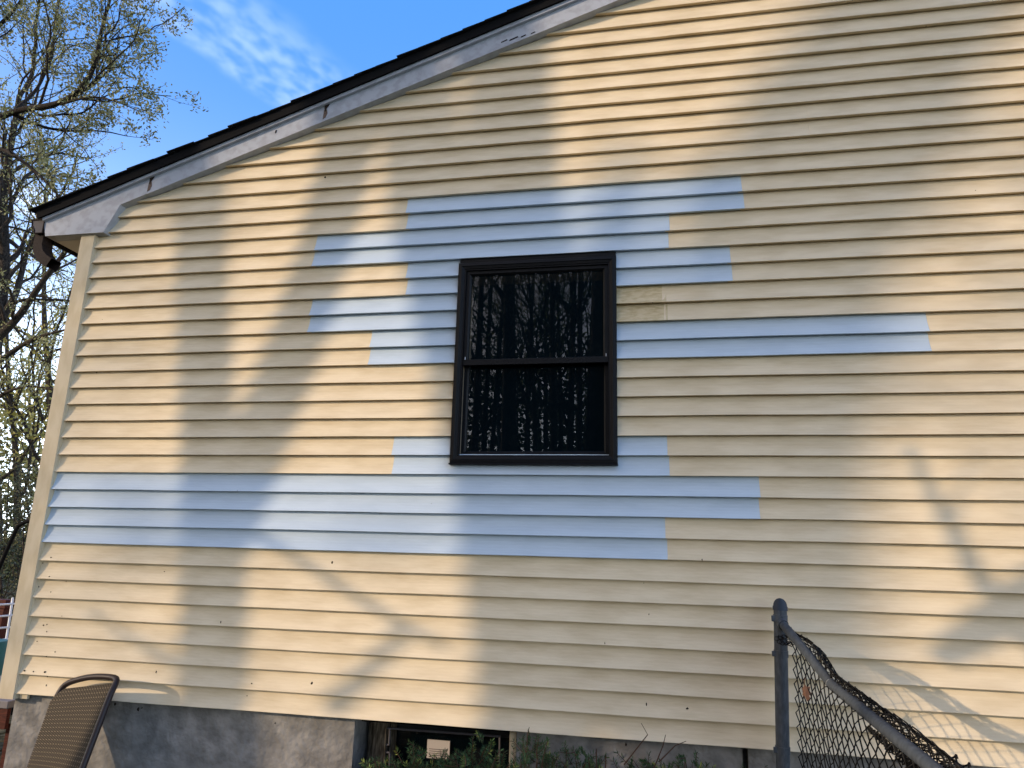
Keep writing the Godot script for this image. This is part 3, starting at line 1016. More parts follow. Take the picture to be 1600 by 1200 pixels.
func caster(z: float, seed_: int, label: String, trunk: Array, limbs: Array, level: int, leaf_count: int) -> void:
	# a tree out towards the sun whose trunk and limbs cast the long soft shadows on the wall; widths are of the shadows
	var t := Grown.new()
	t.rng.seed = seed_
	t.leaf_count = leaf_count
	t.leaf_size = 0.07
	t.per_metre = 0.9
	t.step = 0.35
	var main := []
	for p in trunk:
		main.append(sunward(p[0], p[1], z))
	var w := SUN
	var wide := sqrt(1.0 + w.x * w.x)
	var foot: Vector3 = main[0]
	foot.y = 0.0
	main.push_front(foot)
	var head: Vector3 = main[-1]
	main.append(head + (main[-1] - main[-2]).normalized() * 3.0)
	t.limb(main, trunk[0][2] / 2.0 / wide, trunk[-1][2] / 2.0 / wide, 0)
	t.limb([main[-1], main[-1] + Vector3(0.2, 1.6, 0.3), main[-1] + Vector3(-0.1, 3.4, 0.1)], trunk[-1][2] / 2.0 / wide, 0.03, level, 0.0)
	for l in limbs:
		var pts := []
		for p in l:
			pts.append(sunward(p[0], p[1], z + (p[3] if p.size() > 3 else 0.0)))
		t.limb(pts, l[0][2] / 2.0 / wide, l[-1][2] / 2.0 / wide, 0)
	finish_tree(t, "shade_tree", label, foot, "trees towards the sun in front of the wall", M.bark, M.leaf)


func make_shade_trees() -> void:
	caster(5.2, 101, "forked tree casting the Y-shaped shadow on the left of the siding",
		[[348, 1150, 0.5], [343, 950, 0.5], [345, 800, 0.5], [328, 650, 0.46], [322, 500, 0.44], [318, 330, 0.36], [316, 200, 0.32]],
		[[[352, 860, 0.36], [378, 760, 0.36], [428, 650, 0.40], [476, 540, 0.42], [520, 400, 0.42], [545, 260, 0.42], [570, 100, 0.40], [600, -80, 0.36]],
		[[350, 800, 0.09], [480, 860, 0.09], [560, 950, 0.09], [640, 985, 0.10, 0.2], [700, 1010, 0.08, 0.4]], [[640, 985, 0.10, 0.2], [590, 1050, 0.14], [525, 1110, 0.16]], [[350, 1080, 0.12], [230, 1010, 0.10], [150, 960, 0.06]]], 2, 2)
	caster(6.4, 102, "thick twin tree shading the siding above the window",
		[[860, 1150, 0.62], [830, 950, 0.62], [795, 770, 0.60], [748, 560, 0.60], [700, 420, 0.60], [660, 250, 0.60], [650, 80, 0.55]],
		[[[850, 1000, 0.62], [855, 760, 0.62], [840, 560, 0.60], [812, 400, 0.60], [800, 250, 0.60], [798, 60, 0.58], [795, -120, 0.52]]], 2, 2)
	caster(14.0, 103, "broad leaning tree casting the soft grey shade right of the window",
		[[1200, 1150, 1.3], [1190, 900, 1.3], [1180, 700, 1.25], [1190, 540, 1.2], [1230, 380, 1.15], [1330, 180, 1.05], [1460, -20, 1.0]],
		[[[1010, 1150, 1.0], [990, 900, 1.0], [970, 700, 1.0], [955, 520, 1.0], [962, 400, 1.0], [972, 330, 0.85], [985, 270, 0.5], [990, 220, 0.15]],
		[[1110, 640, 0.4], [1070, 450, 0.4], [1080, 330, 0.3], [1100, 240, 0.15]]], 2, 3)
	caster(4.2, 104, "slim tree whose bent branch shadows the lower right siding",
		[[1760, 1100, 0.20], [1750, 950, 0.2], [1745, 800, 0.18], [1740, 650, 0.15], [1735, 500, 0.1]],
		[[[1750, 1120, 0.14], [1620, 1040, 0.13], [1545, 960, 0.12], [1525, 880, 0.14], [1495, 820, 0.135], [1465, 775, 0.125], [1425, 735, 0.11], [1430, 700, 0.06]], [[1750, 850, 0.3], [1620, 930, 0.34], [1530, 985, 0.3], [1480, 1030, 0.16]], [[1500, 830, 0.05], [1480, 790, 0.04, 0.1], [1500, 740, 0.03], [1540, 700, 0.02]]], 1, 2)
	# twiggy trees further out: their fine branches only thin the sunlight
	for s in [[-150, 17.0, 105, "twiggy tree far towards the sun, thinning the light on the left of the wall", [[-150, 1150, 0.3], [-120, 800, 0.3], [-60, 500, 0.25], [0, 250, 0.2]], [[[-120, 900, 0.14], [30, 780, 0.12], [170, 640, 0.09], [300, 560, 0.05]], [[-60, 600, 0.14], [80, 480, 0.12], [220, 330, 0.09], [340, 250, 0.05]], [[-140, 1050, 0.12], [30, 980, 0.1], [200, 900, 0.08], [420, 870, 0.05]], [[-20, 400, 0.12], [150, 230, 0.1], [330, 100, 0.07]]]],
			[1750, 19.0, 106, "twiggy tree far towards the sun, dappling the right end of the wall", [[1800, 1150, 0.3], [1760, 800, 0.3], [1740, 500, 0.25], [1700, 250, 0.2]], [[[1770, 900, 0.14], [1650, 760, 0.12], [1500, 640, 0.09], [1380, 600, 0.05]], [[1740, 520, 0.14], [1600, 420, 0.12], [1450, 350, 0.08]], [[1720, 350, 0.12], [1560, 190, 0.1], [1400, 120, 0.07]]]]]:
		var t := Grown.new()
		t.rng.seed = s[2]
		t.leaf_count = 7
		t.leaf_size = 0.09
		t.per_metre = 2.9
		t.step = 0.35
		var z: float = s[1]
		var main := []
		for p in s[4]:
			main.append(sunward(p[0], p[1], z))
		var foot: Vector3 = main[0]
		foot.y = 0.0
		main.push_front(foot)
		t.limb(main, 0.10, 0.05, 0)
		for l in s[5]:
			var pts := []
			for p in l:
				pts.append(sunward(p[0], p[1], z))
			t.limb(pts, l[0][2] / 3.4, l[-1][2] / 3.4, 2, 0.15)
		finish_tree(t, "shade_tree", s[3], foot, "trees towards the sun in front of the wall", M.bark, M.leaf)


func make_wood() -> void:
	# the wood behind the photographer, mirrored in the window panes
	var g := "trees of the wood facing the window"
	var mirror := func(px: float, z: float) -> float:
		var w := at(px, 560.0, 0.0)
		return w.x / cam.position.z * (z + cam.position.z)
	var list := [[799, 9.0, 0.17, "straight thick trunk mirrored as the dark bar in the window"], [932, 8.0, 0.19, "thick trunk mirrored along the window's far side"], [746, 12.0, 0.11, "leaning tree mirrored at the window's near side"], [770, 15.0, 0.09, "slender tree mirrored left of the dark bar"],
		[868, 13.0, 0.10, "slender tree mirrored in the middle of the pane"], [890, 16.0, 0.13, "tall tree mirrored right of the middle of the pane"], [842, 19.0, 0.10, "tall thin tree mirrored beside the middle"], [905, 11.0, 0.08, "thin tree mirrored beside the far dark trunk"], [825, 24.0, 0.14, "far tree mirrored deep in the wood"],
		[760, 22.0, 0.14, "far tree mirrored near the window's edge"], [880, 28.0, 0.15, "farthest tree mirrored at the back of the wood"], [730, 18.0, 0.12, "tree mirrored at the window frame"], [915, 20.0, 0.12, "tree mirrored behind the thick far trunk"], [855, 32.0, 0.16, "tree at the back edge of the wood"], [790, 36.0, 0.16, "distant tree at the back of the wood"]]
	var k := 0
	for s in list:
		var t := Grown.new()
		t.rng.seed = 300 + k
		t.leaf_size = 0.08 + 0.003 * s[1]
		t.leaf_count = 2
		t.tone_a = Color(0.10, 0.11, 0.04)
		t.tone_b = Color(0.24, 0.22, 0.09)
		t.per_metre = 0.85
		t.step = 0.5
		var base := Vector3(mirror.call(float(s[0]), s[1]), 0, s[1])
		var tall: float = 11.0 + 0.22 * s[1] + t.rng.randf_range(-1.0, 1.5)
		var lean: float = t.rng.randf_range(-0.5, 0.5)
		var r: float = s[2]
		t.limb([base, base + Vector3(lean * 0.15, tall * 0.35, 0), base + Vector3(lean * 0.6, tall * 0.7, lean * 0.4), base + Vector3(lean * 1.6, tall, lean)], r, r * 0.35, 2, 0.30 if r < 0.15 else 0.5)
		finish_tree(t, "wood_tree", s[3], base, g, M.dark_bark, M.leaf)
		k += 1
	# the far edge of the wood closes the view behind them
	var far := Build.new()
	var fr := RandomNumberGenerator.new()
	fr.seed = 900
	for q in 46000:
		var x := fr.randf_range(-34.0, 14.0)
		var h := pow(fr.randf(), 1.8) * 16.0
		var p := Vector3(x, h, 42.0 + fr.randf_range(0.0, 9.0) + 2.0 * sin(x * 0.4))
		far.tint = Color(0.05, 0.055, 0.022).lerp(Color(0.15, 0.14, 0.06), fr.randf())
		var d := Vector3(fr.randf_range(-1, 1), fr.randf_range(-0.4, 1), fr.randf_range(-1, 1)).normalized()
		far.leaf(p, d, d.cross(Vector3(fr.randf_range(-1, 1), fr.randf_range(-1, 1), fr.randf_range(-1, 1))).normalized(), fr.randf_range(0.3, 0.75), fr.randf_range(0.12, 0.4))
	for q in 90:
		var x := fr.randf_range(-34.0, 14.0)
		var p := Vector3(x, 0, 41.0 + fr.randf_range(0.0, 9.0))
		far.tint = Color(0.06, 0.05, 0.042)
		far.tube([p, p + Vector3(fr.randf_range(-0.4, 0.4), 8, 0), p + Vector3(fr.randf_range(-1, 1), fr.randf_range(13, 18), 0)], [0.22, 0.16, 0.05], 5)
	var o := part("woodland", far, M.needle, self)
	o.set_meta("kind", "stuff")
	o.set_meta("label", "dense far edge of the wood mirrored in the window")
	o.set_meta("category", "woodland")


# ---------------------------------------------------------------- fence, chair, shrubs, deck
func make_fence() -> void:
	var top := at(1219, 949, 0.14)
	var low := at(1223.5, 1200, 0.14)
	var foot := top + (low - top) * (top.y / (top.y - low.y))
	var fence := thing("chain_link_fence", "sagging black chain-link fence with grey post running out from the wall", "fence", foot)
	var off := -foot
	var r := 0.029
	var b := Build.new()
	b.tube([foot + off, top + off], [r, r], 20, true)
	var post := part("post", b, M.fence_paint, fence)
	# domed cap with a skirt
	b = Build.new()
	var axis := (top - foot).normalized()
	var pts := [top + off - axis * 0.012]
	var radii := [r + 0.0035]
	pts.append(top + off + axis * 0.004)
	radii.append(r + 0.0035)
	for k in 7:
		var a := PI / 2 * k / 6.0
		pts.append(top + off + axis * (0.006 + sin(a) * 0.034))
		radii.append(maxf(cos(a) * (r + 0.001), 0.0005))
	b.tube(pts, radii, 20)
	part("cap", b, M.fence_cap, post)
	for h in [[966.0, 0.016], [1021.0, 0.014], [1171.0, 0.014]]:
		b = Build.new()
		var c := at(1220, h[0], 0.14) + off
		c = foot + off + axis * c.y
		b.tube([c - axis * h[1], c + axis * h[1]], [r + 0.0025, r + 0.0025], 20, true)
		b.box(c + Vector3(-0.030, 0, 0.012), Vector3(0.02, h[1] * 1.6, 0.014), 0.002)
		part("tension_band", b, M.fence_paint, post)
	# top rail sagging away from the wall
	var a0 := at(1222, 974, 0.165) + off
	var joint := at(1299, 1069, 0.56) + off
	var a1 := at(1453, 1196.6, 1.35) + off
	var a2 := a1 + (a1 - joint) * 0.9
	b = Build.new()
	b.tube([a0 - (joint - a0).normalized() * 0.01, a0.lerp(joint, 0.5) + Vector3(0, 0.004, 0), joint], [0.0185, 0.0185, 0.0185], 18, true)
	var rail := part("top_rail", b, M.fence_paint, fence)
	b = Build.new()
	b.tube([joint + (a1 - joint).normalized() * 0.003, a1, a2], [0.0205, 0.0205, 0.0205], 18, true)
	part("rail_sleeve", b, M.fence_paint, rail)
	b = Build.new()
	b.tube([joint - (joint - a0).normalized() * 0.002, joint + (a1 - joint).normalized() * 0.0035], [0.0208, 0.0212], 18, true)
	part("bare_rim", b, M.bare_metal, rail)
	b = Build.new()
	b.tube([a0 - (joint - a0).normalized() * 0.004, a0 + (joint - a0).normalized() * 0.016], [0.023, 0.023], 18, true)
	part("rail_cup", b, M.fence_paint, rail)
	# far post, beside the photographer
	b = Build.new()
	b.tube([Vector3(a2.x, 0, a2.z + 0.03), Vector3(a2.x, a2.y + 0.1, a2.z + 0.03)], [r, r], 16, true)
	part("post", b, M.fence_paint, fence)
	# the woven wire: zigzag pickets hooked into one another
	var way := Vector3(a2.x - a0.x, 0, a2.z - a0.z)
	var long := way.length()
	way = way.normalized()
	var aside := Vector3(way.z, 0, -way.x)
	if aside.x < 0:
		aside = -aside
	var rail_at := func(s: float) -> float:
		var sj := Vector2(joint.x - a0.x, joint.z - a0.z).length()
		return lerpf(a0.y, joint.y, s / sj) if s < sj else lerpf(joint.y, a2.y, (s - sj) / (long - sj))
	var cell := 0.058
	b = Build.new()
	var wires := int(long / (cell / 2.0)) - 1
	var rows := 42
	for w in wires:
		var pts_w := []
		for q in rows + 1:
			var s := (w + 0.5 + (0.55 if (q + w) % 2 else -0.55)) * cell / 2.0 + 0.02
			var edge := lerpf(-0.035, 0.034, smoothstep(0.02, 0.30, s))
			var top_y: float = rail_at.call(s) + edge + 0.008 * sin(s * 21.0)
			var y := top_y - (maxf(0.0, rows - q - 3.0) + minf(rows - q, 3.0) * 0.7) * cell / 2.0 * (1.0 - 0.04 * s)
			if y < -foot.y + 0.02:
				continue
			var above: float = y - rail_at.call(s)
			var lean := 0.024 + maxf(0.0, above + 0.02) * 0.75 + 0.010 * sin(s * 5.0 + 1.0)
			var weave := 0.0022 * (1.0 if q % 2 else -1.0)
			pts_w.append(Vector3(a0.x, y, a0.z) + way * s + aside * (lean + weave))
		if pts_w.size() > 2:
			# a knuckle bent over at the top
			var last: Vector3 = pts_w[-1]
			pts_w.append(last + Vector3(0, 0.005, 0) + way * 0.005)
			pts_w.append(last + Vector3(0, -0.003, 0) + way * 0.009)
			var rr := []
			for q in pts_w.size():
				rr.append(0.0027)
			b.tube(pts_w, rr, 5)
	rng.seed = 31
	for fold in 3:
		for w in wires:
			var pts_f := []
			var rr_f := []
			for q in 7:
				var s := (w + 0.5 + (0.5 if (q + w) % 2 else -0.5)) * cell / 2.0 + 0.03 + fold * 0.011
				var slack := smoothstep(0.03, 0.25, s) * (1.0 - smoothstep(1.1, 1.7, s) * 0.5)
				var u := q / 6.0
				var y: float = rail_at.call(s) + slack * (0.058 - fold * 0.011 - u * (0.054 - 0.009 * fold)) + rng.randf_range(-0.003, 0.003)
				var out := 0.026 + slack * (0.038 + 0.014 * fold) * sin(PI * (0.15 + 0.6 * u)) + rng.randf_range(-0.003, 0.003)
				pts_f.append(Vector3(a0.x, y, a0.z) + way * s + aside * out)
				rr_f.append(0.0027)
			b.tube(pts_f, rr_f, 4)
	part("wire_mesh", b, M.fence_wire, fence)
	# tension bar ends, ties and a wad of bent wire hanging below the rail
	b = Build.new()
	rng.seed = 9
	for q in 16:
		var p := a0 + Vector3(rng.randf_range(-0.03, 0.03), rng.randf_range(-0.09, -0.05), rng.randf_range(-0.02, 0.05))
		var loop := []
		var loop_r := []
		for e in 6:
			loop.append(p + Vector3(cos(e * 1.2) * 0.012, sin(e * 1.2) * 0.012 + e * 0.002, e * 0.004 - 0.01))
			loop_r.append(0.002)
		b.tube(loop, loop_r, 5)
	part("wire_knot", b, M.fence_wire, fence)
	b = Build.new()
	var w0 := at(1356, 1137, 0.80) + off
	var w1 := at(1440, 1200, 1.28) + off
	for q in 9:
		var line := []
		var line_r := []
		for e in 22:
			var u := e / 21.0
			var fat := 0.006 + 0.012 * u
			line.append(w0.lerp(w1, u * 1.2) + Vector3(cos(e * 1.9 + q) * fat, sin(e * 1.9 + q * 1.3) * fat - 0.004 * q * u, rng.randf_range(-0.006, 0.006)))
			line_r.append(0.0022)
		b.tube(line, line_r, 5)
	part("bundled_wire", b, M.fence_wire, fence)
	# the dry leaf caught in the mesh
	var lp := at(1259, 1082, 0.36)
	b = Build.new()
	var outline := [Vector2(0.0, -0.030), Vector2(0.012, -0.020), Vector2(0.009, -0.012), Vector2(0.018, -0.004), Vector2(0.012, 0.004), Vector2(0.017, 0.018), Vector2(0.005, 0.020), Vector2(0.0, 0.030), Vector2(-0.007, 0.018), Vector2(-0.015, 0.012), Vector2(-0.010, 0.002), Vector2(-0.016, -0.008), Vector2(-0.006, -0.014)]
	for q in outline.size():
		var p: Vector2 = outline[q]
		var s: Vector2 = outline[(q + 1) % outline.size()]
		b.face([Vector3(0, 0, 0.004), Vector3(p.x, p.y, -absf(p.x) * 0.5 - p.y * 0.2), Vector3(s.x, s.y, -absf(s.x) * 0.5 - s.y * 0.2)], Vector3.BACK)
	b.tube([Vector3(0, 0.028, -0.006), Vector3(0.004, 0.042, 0.002), Vector3(0.010, 0.050, 0.004)], [0.0014, 0.0012, 0.001], 5)
	var leaf := thing("dry_leaf", "curled brown dry leaf caught in the chain-link mesh", "leaf", lp)
	var blade := part("blade", b, M.dry_leaf, leaf)
	blade.rotation = Vector3(0, -0.5, 0.15)
	blade.scale = Vector3(1.15, 1.1, 1.0)


func make_chair() -> void:
	# sling patio chair standing against the foundation, back towards the wall
	var lt := at(86, 1078, 0.10)
	var rt := at(177, 1068, 0.19)
	var lb := at(43, 1200, 0.24)
	var rb := at(127, 1200, 0.33)
	var base := Vector3((lb.x + rb.x) / 2, 0, (lb.z + rb.z) / 2 + 0.1)
	var chair := thing("patio_chair", "brown patio chair with woven tan sling back against the foundation", "chair", base)
	for p in 1:
		lt -= base; rt -= base; lb -= base; rb -= base
	# carry the back down to the seat
	var seat_y := 0.42
	var l2 := lt + (lb - lt) * ((lt.y - seat_y) / (lt.y - lb.y))
	var r2 := rt + (rb - rt) * ((rt.y - seat_y) / (rt.y - rb.y))
	var cross := (rt - lt).normalized()
	var front := (cross.cross(lt - l2)).normalized()
	if front.z < 0:
		front = -front
	front.y = 0
	front = front.normalized()
	var b := Build.new()
	# sling: a slightly hollow sheet with thickness
	var nu := 10
	var nv := 16
	var grid := []
	for v in nv + 1:
		var row := []
		var t := float(v) / nv
		for u in nu + 1:
			var s := float(u) / nu
			var p := l2.lerp(lt, t).lerp(r2.lerp(rt, t), s)
			p -= front * 0.022 * sin(PI * s) * (0.35 + 0.65 * sin(PI * minf(t * 1.1, 1.0)))
			# rolls back over the top and bulges to the rounded shoulder
			if t > 0.88:
				p -= front * (t - 0.88) * 0.25
			row.append(p)
		grid.append(row)
	for side in [0.004, -0.001]:
		for v in nv:
			for u in nu:
				var q := [grid[v][u], grid[v][u + 1], grid[v + 1][u + 1], grid[v + 1][u]]
				var at0 := b.v.size()
				for e in 4:
					b.put(q[e] + front * side, front * signf(side), Vector2((u + [0, 1, 1, 0][e]) / float(nu), (v + [0, 0, 1, 1][e]) / float(nv)))
				b.tri(at0, at0 + 1, at0 + 2)
				b.tri(at0, at0 + 2, at0 + 3)
	part("sling_back", b, M.sling, chair)
	# frame: one bent tube up the left, over the top and down the right
	b = Build.new()
	var up := (rt - r2).normalized()
	var path := [l2 - front * 0.012 - cross * 0.004, l2.lerp(lt, 0.6) - front * 0.014, lt - front * 0.03 - cross * 0.002]
	for k in 9:
		var s := (k + 0.5) / 9.0
		path.append(lt.lerp(rt, s) - front * 0.035 + Vector3.UP * (0.004 + 0.040 * sin(PI * (0.12 + 0.76 * s))))
	path.append(rt + cross * 0.006 + Vector3.UP * 0.012 - front * 0.02)
	path.append(rt + cross * 0.010 - up * 0.03)
	path.append(r2.lerp(rt, 0.6) + cross * 0.010)
	path.append(r2 + cross * 0.010)
	var smooth := []
	var c3 := Curve3D.new()
	for p in path:
		c3.add_point(p)
	for k in 60:
		smooth.append(c3.sample_baked(c3.get_baked_length() * k / 59.0))
	for pass_ in 2:
		var soft := smooth.duplicate()
		for k in range(1, smooth.size() - 1):
			soft[k] = (smooth[k - 1] + smooth[k] * 2.0 + smooth[k + 1]) / 4.0
		smooth = soft
	var rr := []
	for k in smooth.size():
		rr.append(0.0155)
	b.tube(smooth, rr, 10, true)
	part("back_frame", b, M.chair_frame, chair)
	# seat, arms and legs, below the picture
	b = Build.new()
	for side in [0.0, -0.006]:
		var q := [l2, r2, r2 + front * 0.46, l2 + front * 0.46]
		var lay := []
		for p in q:
			lay.append(Vector3(p.x, seat_y + side, p.z))
		b.face(lay, Vector3.UP if side == 0.0 else Vector3.DOWN)
	part("sling_seat", b, M.sling, chair)
	for e in [l2, r2]:
		b = Build.new()
		b.tube([e, e + front * 0.47], [0.0125, 0.0125], 10, true)
		part("seat_rail", b, M.chair_frame, chair)
		for d in [0.04, 0.44]:
			b = Build.new()
			var p: Vector3 = e + front * d
			b.tube([p, Vector3(p.x, 0.0, p.z) + front * (0.03 if d > 0.2 else -0.02)], [0.0125, 0.0125], 10, true)
			part("leg", b, M.chair_frame, chair)


func make_shrubs() -> void:
	# clipped yews along the foundation: only their tips reach into the picture
	var k := 0
	for s in [[600, 1168, 0.20, 0.30, "yew shrub under the basement window, lowest at its jamb"], [652, 1150, 0.24, 0.26, "yew shrub before the pale sticker in the basement window"], [745, 1142, 0.22, 0.34, "full yew shrub before the middle of the basement window"], [838, 1138, 0.25, 0.22, "yew shrub with pale tips at the basement window's light jamb"], [896, 1152, 0.22, 0.24, "yew shrub with one upright spire before the foundation"], [1000, 1168, 0.26, 0.32, "spreading yew shrub with bare twigs under the siding edge"], [1075, 1164, 0.24, 0.22, "yew shrub with an orange-brown stem near the fence"], [1182, 1188, 0.2, 0.16, "small yew tuft beside the fence post"]]:
		var t := Grown.new()
		t.rng.seed = 500 + k
		var z: float = s[2]
		var base := at(s[0], 1200, z)
		base.y = 0.0
		var shoots := int(120 * s[3] / 0.25)
		for q in shoots:
			var reach: float = t.rng.randf()
			var p := at(s[0], s[1] + 7.0, z)
			var tip := Vector3(p.x + t.rng.randf_range(-1, 1) * s[3] * 0.6, p.y - reach * 0.30 + t.rng.randf_range(-0.03, 0.012), z + t.rng.randf_range(-0.6, 1.0) * 0.17)
			tip.y -= absf(tip.x - p.x) * 0.30
			var grow := Vector3(tip.x - p.x, t.rng.randf_range(0.05, 0.32), t.rng.randf_range(-0.12, 0.2)).normalized() + t.sway(0.45)
			grow = grow.normalized()
			var long := t.rng.randf_range(0.07, 0.13)
			var start := tip - grow * long
			var bend := start.lerp(tip, 0.5) - Vector3(0, 0.012, 0) + t.sway(0.012)
			var line := []
			var lr := []
			for e in 7:
				var u := e / 6.0
				line.append(start.lerp(bend, u).lerp(bend.lerp(tip, u), u))
				lr.append(lerpf(0.0026, 0.0011, u))
			if q % 3 == 0:
				t.wood.tube([base + t.sway(0.02) + Vector3(0, 0.02, 0), base.lerp(start, 0.55) + t.sway(0.04), start], [0.008, 0.005, 0.0026], 5)
			t.wood.tube(line, lr, 4)
			var fresh := t.rng.randf() < 0.16
			var flat_side := grow.cross(Vector3(0, 0.6, 1.0) + t.sway(0.4)).normalized()
			for e in 44:
				var u := 0.04 + 0.96 * e / 43.0
				var seg := mini(int(u * 6.0), 5)
				var g: Vector3 = line[seg]
				var h: Vector3 = line[seg + 1]
				var p0 := g.lerp(h, clampf(u * 6.0 - seg, 0.0, 1.0))
				var d := (h - g).normalized()
				var nd := (flat_side * (1.0 if e % 2 else -1.0) + t.sway(0.45) + d * (0.5 if u < 0.9 else 1.5)).normalized()
				var young := fresh and u > 0.8
				t.leaves.tint = Color(0.22, 0.26, 0.06) * t.rng.randf_range(0.8, 1.3) if young else Color(0.020, 0.045, 0.018).lerp(Color(0.055, 0.10, 0.035), t.rng.randf()) * t.rng.randf_range(0.7, 1.3)
				t.leaves.tint.a = 1.0
				t.leaves.leaf(p0, nd, nd.cross(d + t.sway(0.5)).normalized(), t.rng.randf_range(0.016, 0.026), 0.0045)
		if k == 5:
			for tw in [[[975, 1195], [1012, 1148], [1002, 1130]], [[1022, 1200], [1036, 1165], [1040, 1148]], [[1030, 1190], [1055, 1165], [1072, 1158]], [[932, 1200], [932, 1170], [930, 1182]], [[946, 1200], [947, 1180], [946, 1186]]]:
				var line := pts_at(z + 0.05, tw)
				t.wood.tube(line, [0.0028, 0.002, 0.0012], 4)
		if k == 3:
			for tw in [[[822, 1200], [824, 1150], [827, 1136]]]:
				t.wood.tube(pts_at(z, tw), [0.0025, 0.002, 0.0012], 4)
		finish_tree(t, "yew_shrub", s[4], base, "yew shrubs along the foundation", M.twig, M.needle)
		k += 1


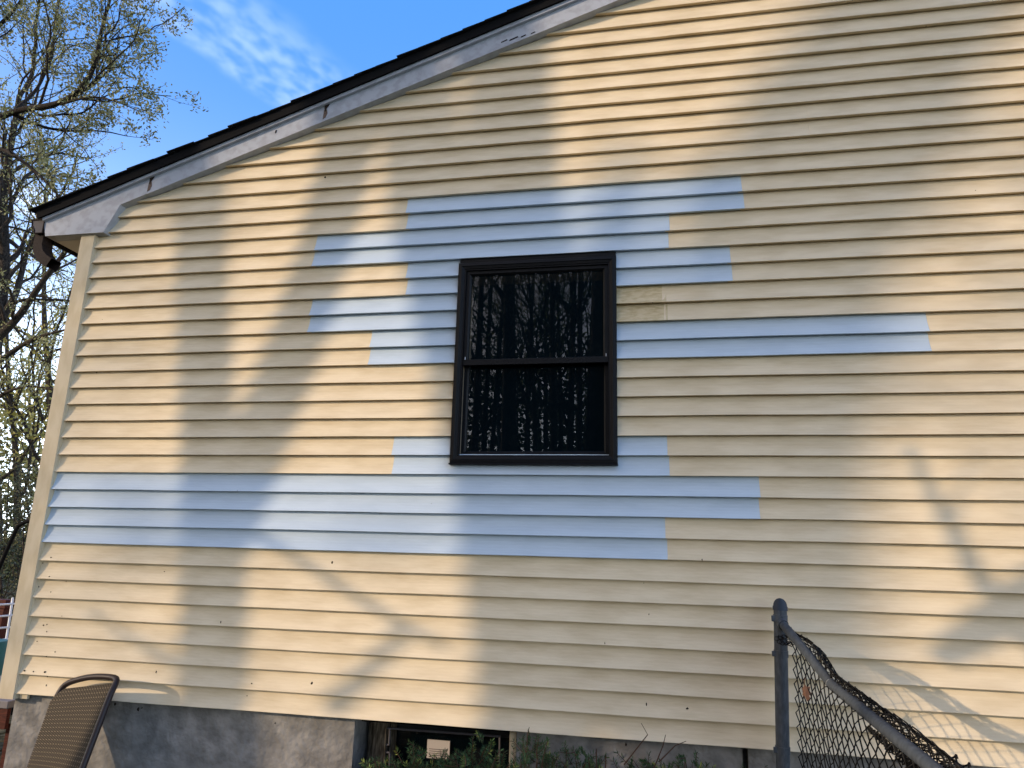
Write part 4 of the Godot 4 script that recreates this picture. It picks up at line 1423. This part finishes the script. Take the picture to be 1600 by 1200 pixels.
func make_deck() -> void:
	# the red deck, its handrail, ladder and bin that show past the house corner
	var z := -3.2
	var hi := at(19, 937, z)
	var lo := at(18, 951, z)
	var far := hi.x - 2.2
	var deck := thing("deck", "red-brown stained wooden deck with railing behind the house corner", "deck", Vector3((hi.x + far) / 2, 0, z))
	var off := -Vector3((hi.x + far) / 2, 0, z)
	var b := Build.new()
	b.box(Vector3((hi.x + far) / 2, (hi.y + lo.y) / 2, z) + off, Vector3(hi.x - far, hi.y - lo.y, 0.14), 0.006)
	part("top_rail", b, M.deck_stain, deck)
	for k in 15:
		b = Build.new()
		b.box(Vector3(hi.x - 0.12 - k * 0.145, (lo.y + 0.1) / 2, z - 0.02) + off, Vector3(0.138, lo.y - 0.1, 0.022), 0.003)
		part("board", b, M.deck_stain, deck)
	b = Build.new()
	b.box(Vector3(hi.x - 0.06, lo.y / 2, z + 0.02) + off, Vector3(0.09, lo.y, 0.09), 0.004)
	part("post", b, M.deck_stain, deck)
	for k in 7:
		b = Build.new()
		b.box(Vector3((hi.x + far) / 2, 0.30, z - 0.2 - k * 0.145) + off, Vector3(hi.x - far, 0.03, 0.138), 0.003)
		part("plank", b, M.deck_stain, deck)
	# step nearer the corner
	var s0 := at(13, 1096, -0.9)
	var s1 := at(13, 1108, -0.9)
	var s2 := at(11, 1141, -0.9)
	var step := thing("deck_step", "grey-topped red-brown step at the foot of the corner post", "step", Vector3(s0.x - 0.6, 0, -1.3))
	off = -step.position
	b = Build.new()
	b.box(Vector3(s0.x - 0.6, (s0.y + s1.y) / 2, -1.3) + off, Vector3(1.2, s0.y - s1.y, 0.8), 0.004)
	part("tread", b, M.grey_board, step)
	b = Build.new()
	b.box(Vector3(s0.x - 0.6, (s1.y + s2.y) / 2 - 0.002, -0.93) + off, Vector3(1.19, s1.y - s2.y, 0.03), 0.003)
	part("riser", b, M.deck_stain, step)
	for x in [-0.05, -1.1]:
		b = Build.new()
		b.box(Vector3(s0.x + x - 0.03, s2.y / 2, -1.3) + off, Vector3(0.09, s2.y, 0.5), 0.003)
		part("leg", b, M.deck_stain, step)
	# handrail: bent black tube
	var rail := thing("handrail", "black bent metal handrail sloping down behind the corner post", "handrail", Vector3(at(45, 1000, -2.6).x, 0, -2.6))
	off = -rail.position
	b = Build.new()
	var c3 := Curve3D.new()
	for p in [[70, 835], [60, 814], [42, 814], [28, 822], [17, 846], [2, 880], [-30, 950], [-50, 1000]]:
		c3.add_point(at(p[0], p[1], -2.6) + off)
	var line := []
	var rr := []
	for k in 40:
		line.append(c3.sample_baked(c3.get_baked_length() * k / 39.0))
		rr.append(0.019)
	b.tube(line, rr, 10, true)
	part("tube", b, M.black_metal, rail)
	for p in [at(70, 835, -2.6), at(-50, 1000, -2.6)]:
		b = Build.new()
		b.tube([p + off, Vector3(p.x, 0, p.z) + off], [0.019, 0.019], 10, true)
		part("post", b, M.black_metal, rail)
	# white ladder
	var lad := thing("ladder", "white ladder leaning in front of the red deck rail", "ladder", Vector3(at(0, 1100, -3.0).x, 0, -2.9))
	off = -lad.position
	var t0 := at(20, 934, -3.0)
	var t1 := at(5, 1030, -2.85)
	var footp := t0 + (t1 - t0) * (t0.y / (t0.y - t1.y))
	var wide := Vector3(-0.05, 0, 0.38)
	for e in [Vector3.ZERO, wide]:
		b = Build.new()
		b.tube([footp + e + off, t0 + e + off], [0.011, 0.011], 8, true)
		part("side_rail", b, M.white_plastic, lad)
	for k in 9:
		b = Build.new()
		var p := t0.lerp(footp, 0.06 + k * 0.11)
		b.tube([p + off - wide * 0.08, p + wide * 1.08 + off], [0.010, 0.010], 8, true)
		part("rung", b, M.white_plastic, lad)
	# teal barrel
	var c0 := at(3, 1003, -2.5)
	var bar := thing("barrel", "teal plastic barrel standing below the deck rail", "barrel", Vector3(c0.x - 0.2, 0, -2.5))
	b = Build.new()
	var h := c0.y
	b.tube([Vector3(0, 0, 0), Vector3(0, 0.04, 0), Vector3(0, h * 0.3, 0), Vector3(0, h * 0.34, 0), Vector3(0, h * 0.7, 0), Vector3(0, h * 0.74, 0), Vector3(0, h - 0.02, 0), Vector3(0, h, 0)], [0.21, 0.22, 0.235, 0.225, 0.235, 0.225, 0.22, 0.19], 24, true)
	part("body", b, M.teal, bar)


func make_ground() -> void:
	var b := Build.new()
	var n := 60
	for x in n:
		for z in n:
			var q := []
			for e in [[0, 0], [1, 0], [1, 1], [0, 1]]:
				var p := Vector2((x + e[0]) / float(n) - 0.5, (z + e[1]) / float(n) - 0.5) * 400.0
				var far := clampf((p.length() - 12.0) / 40.0, 0.0, 1.0)
				q.append(Vector3(p.x, 0.6 * far * wave.get_noise_2d(p.x * 0.2, p.y * 0.2), p.y))
			b.face(q, Vector3.UP)
	var o := part("ground", b, M.ground, self)
	o.set_meta("kind", "structure")


func _ready() -> void:
	wave.noise_type = FastNoiseLite.TYPE_SIMPLEX_SMOOTH
	wave.seed = 2
	wave.frequency = 1.0
	rng.seed = 1
	make_view()
	make_materials()
	make_ground()
	make_house()
	print("house ", Time.get_ticks_msec())
	make_shade_trees()
	make_wood()
	make_left_trees()
	print("trees ", Time.get_ticks_msec())
	make_fence()
	make_chair()
	make_deck()
	make_shrubs()
	print("done ", Time.get_ticks_msec())
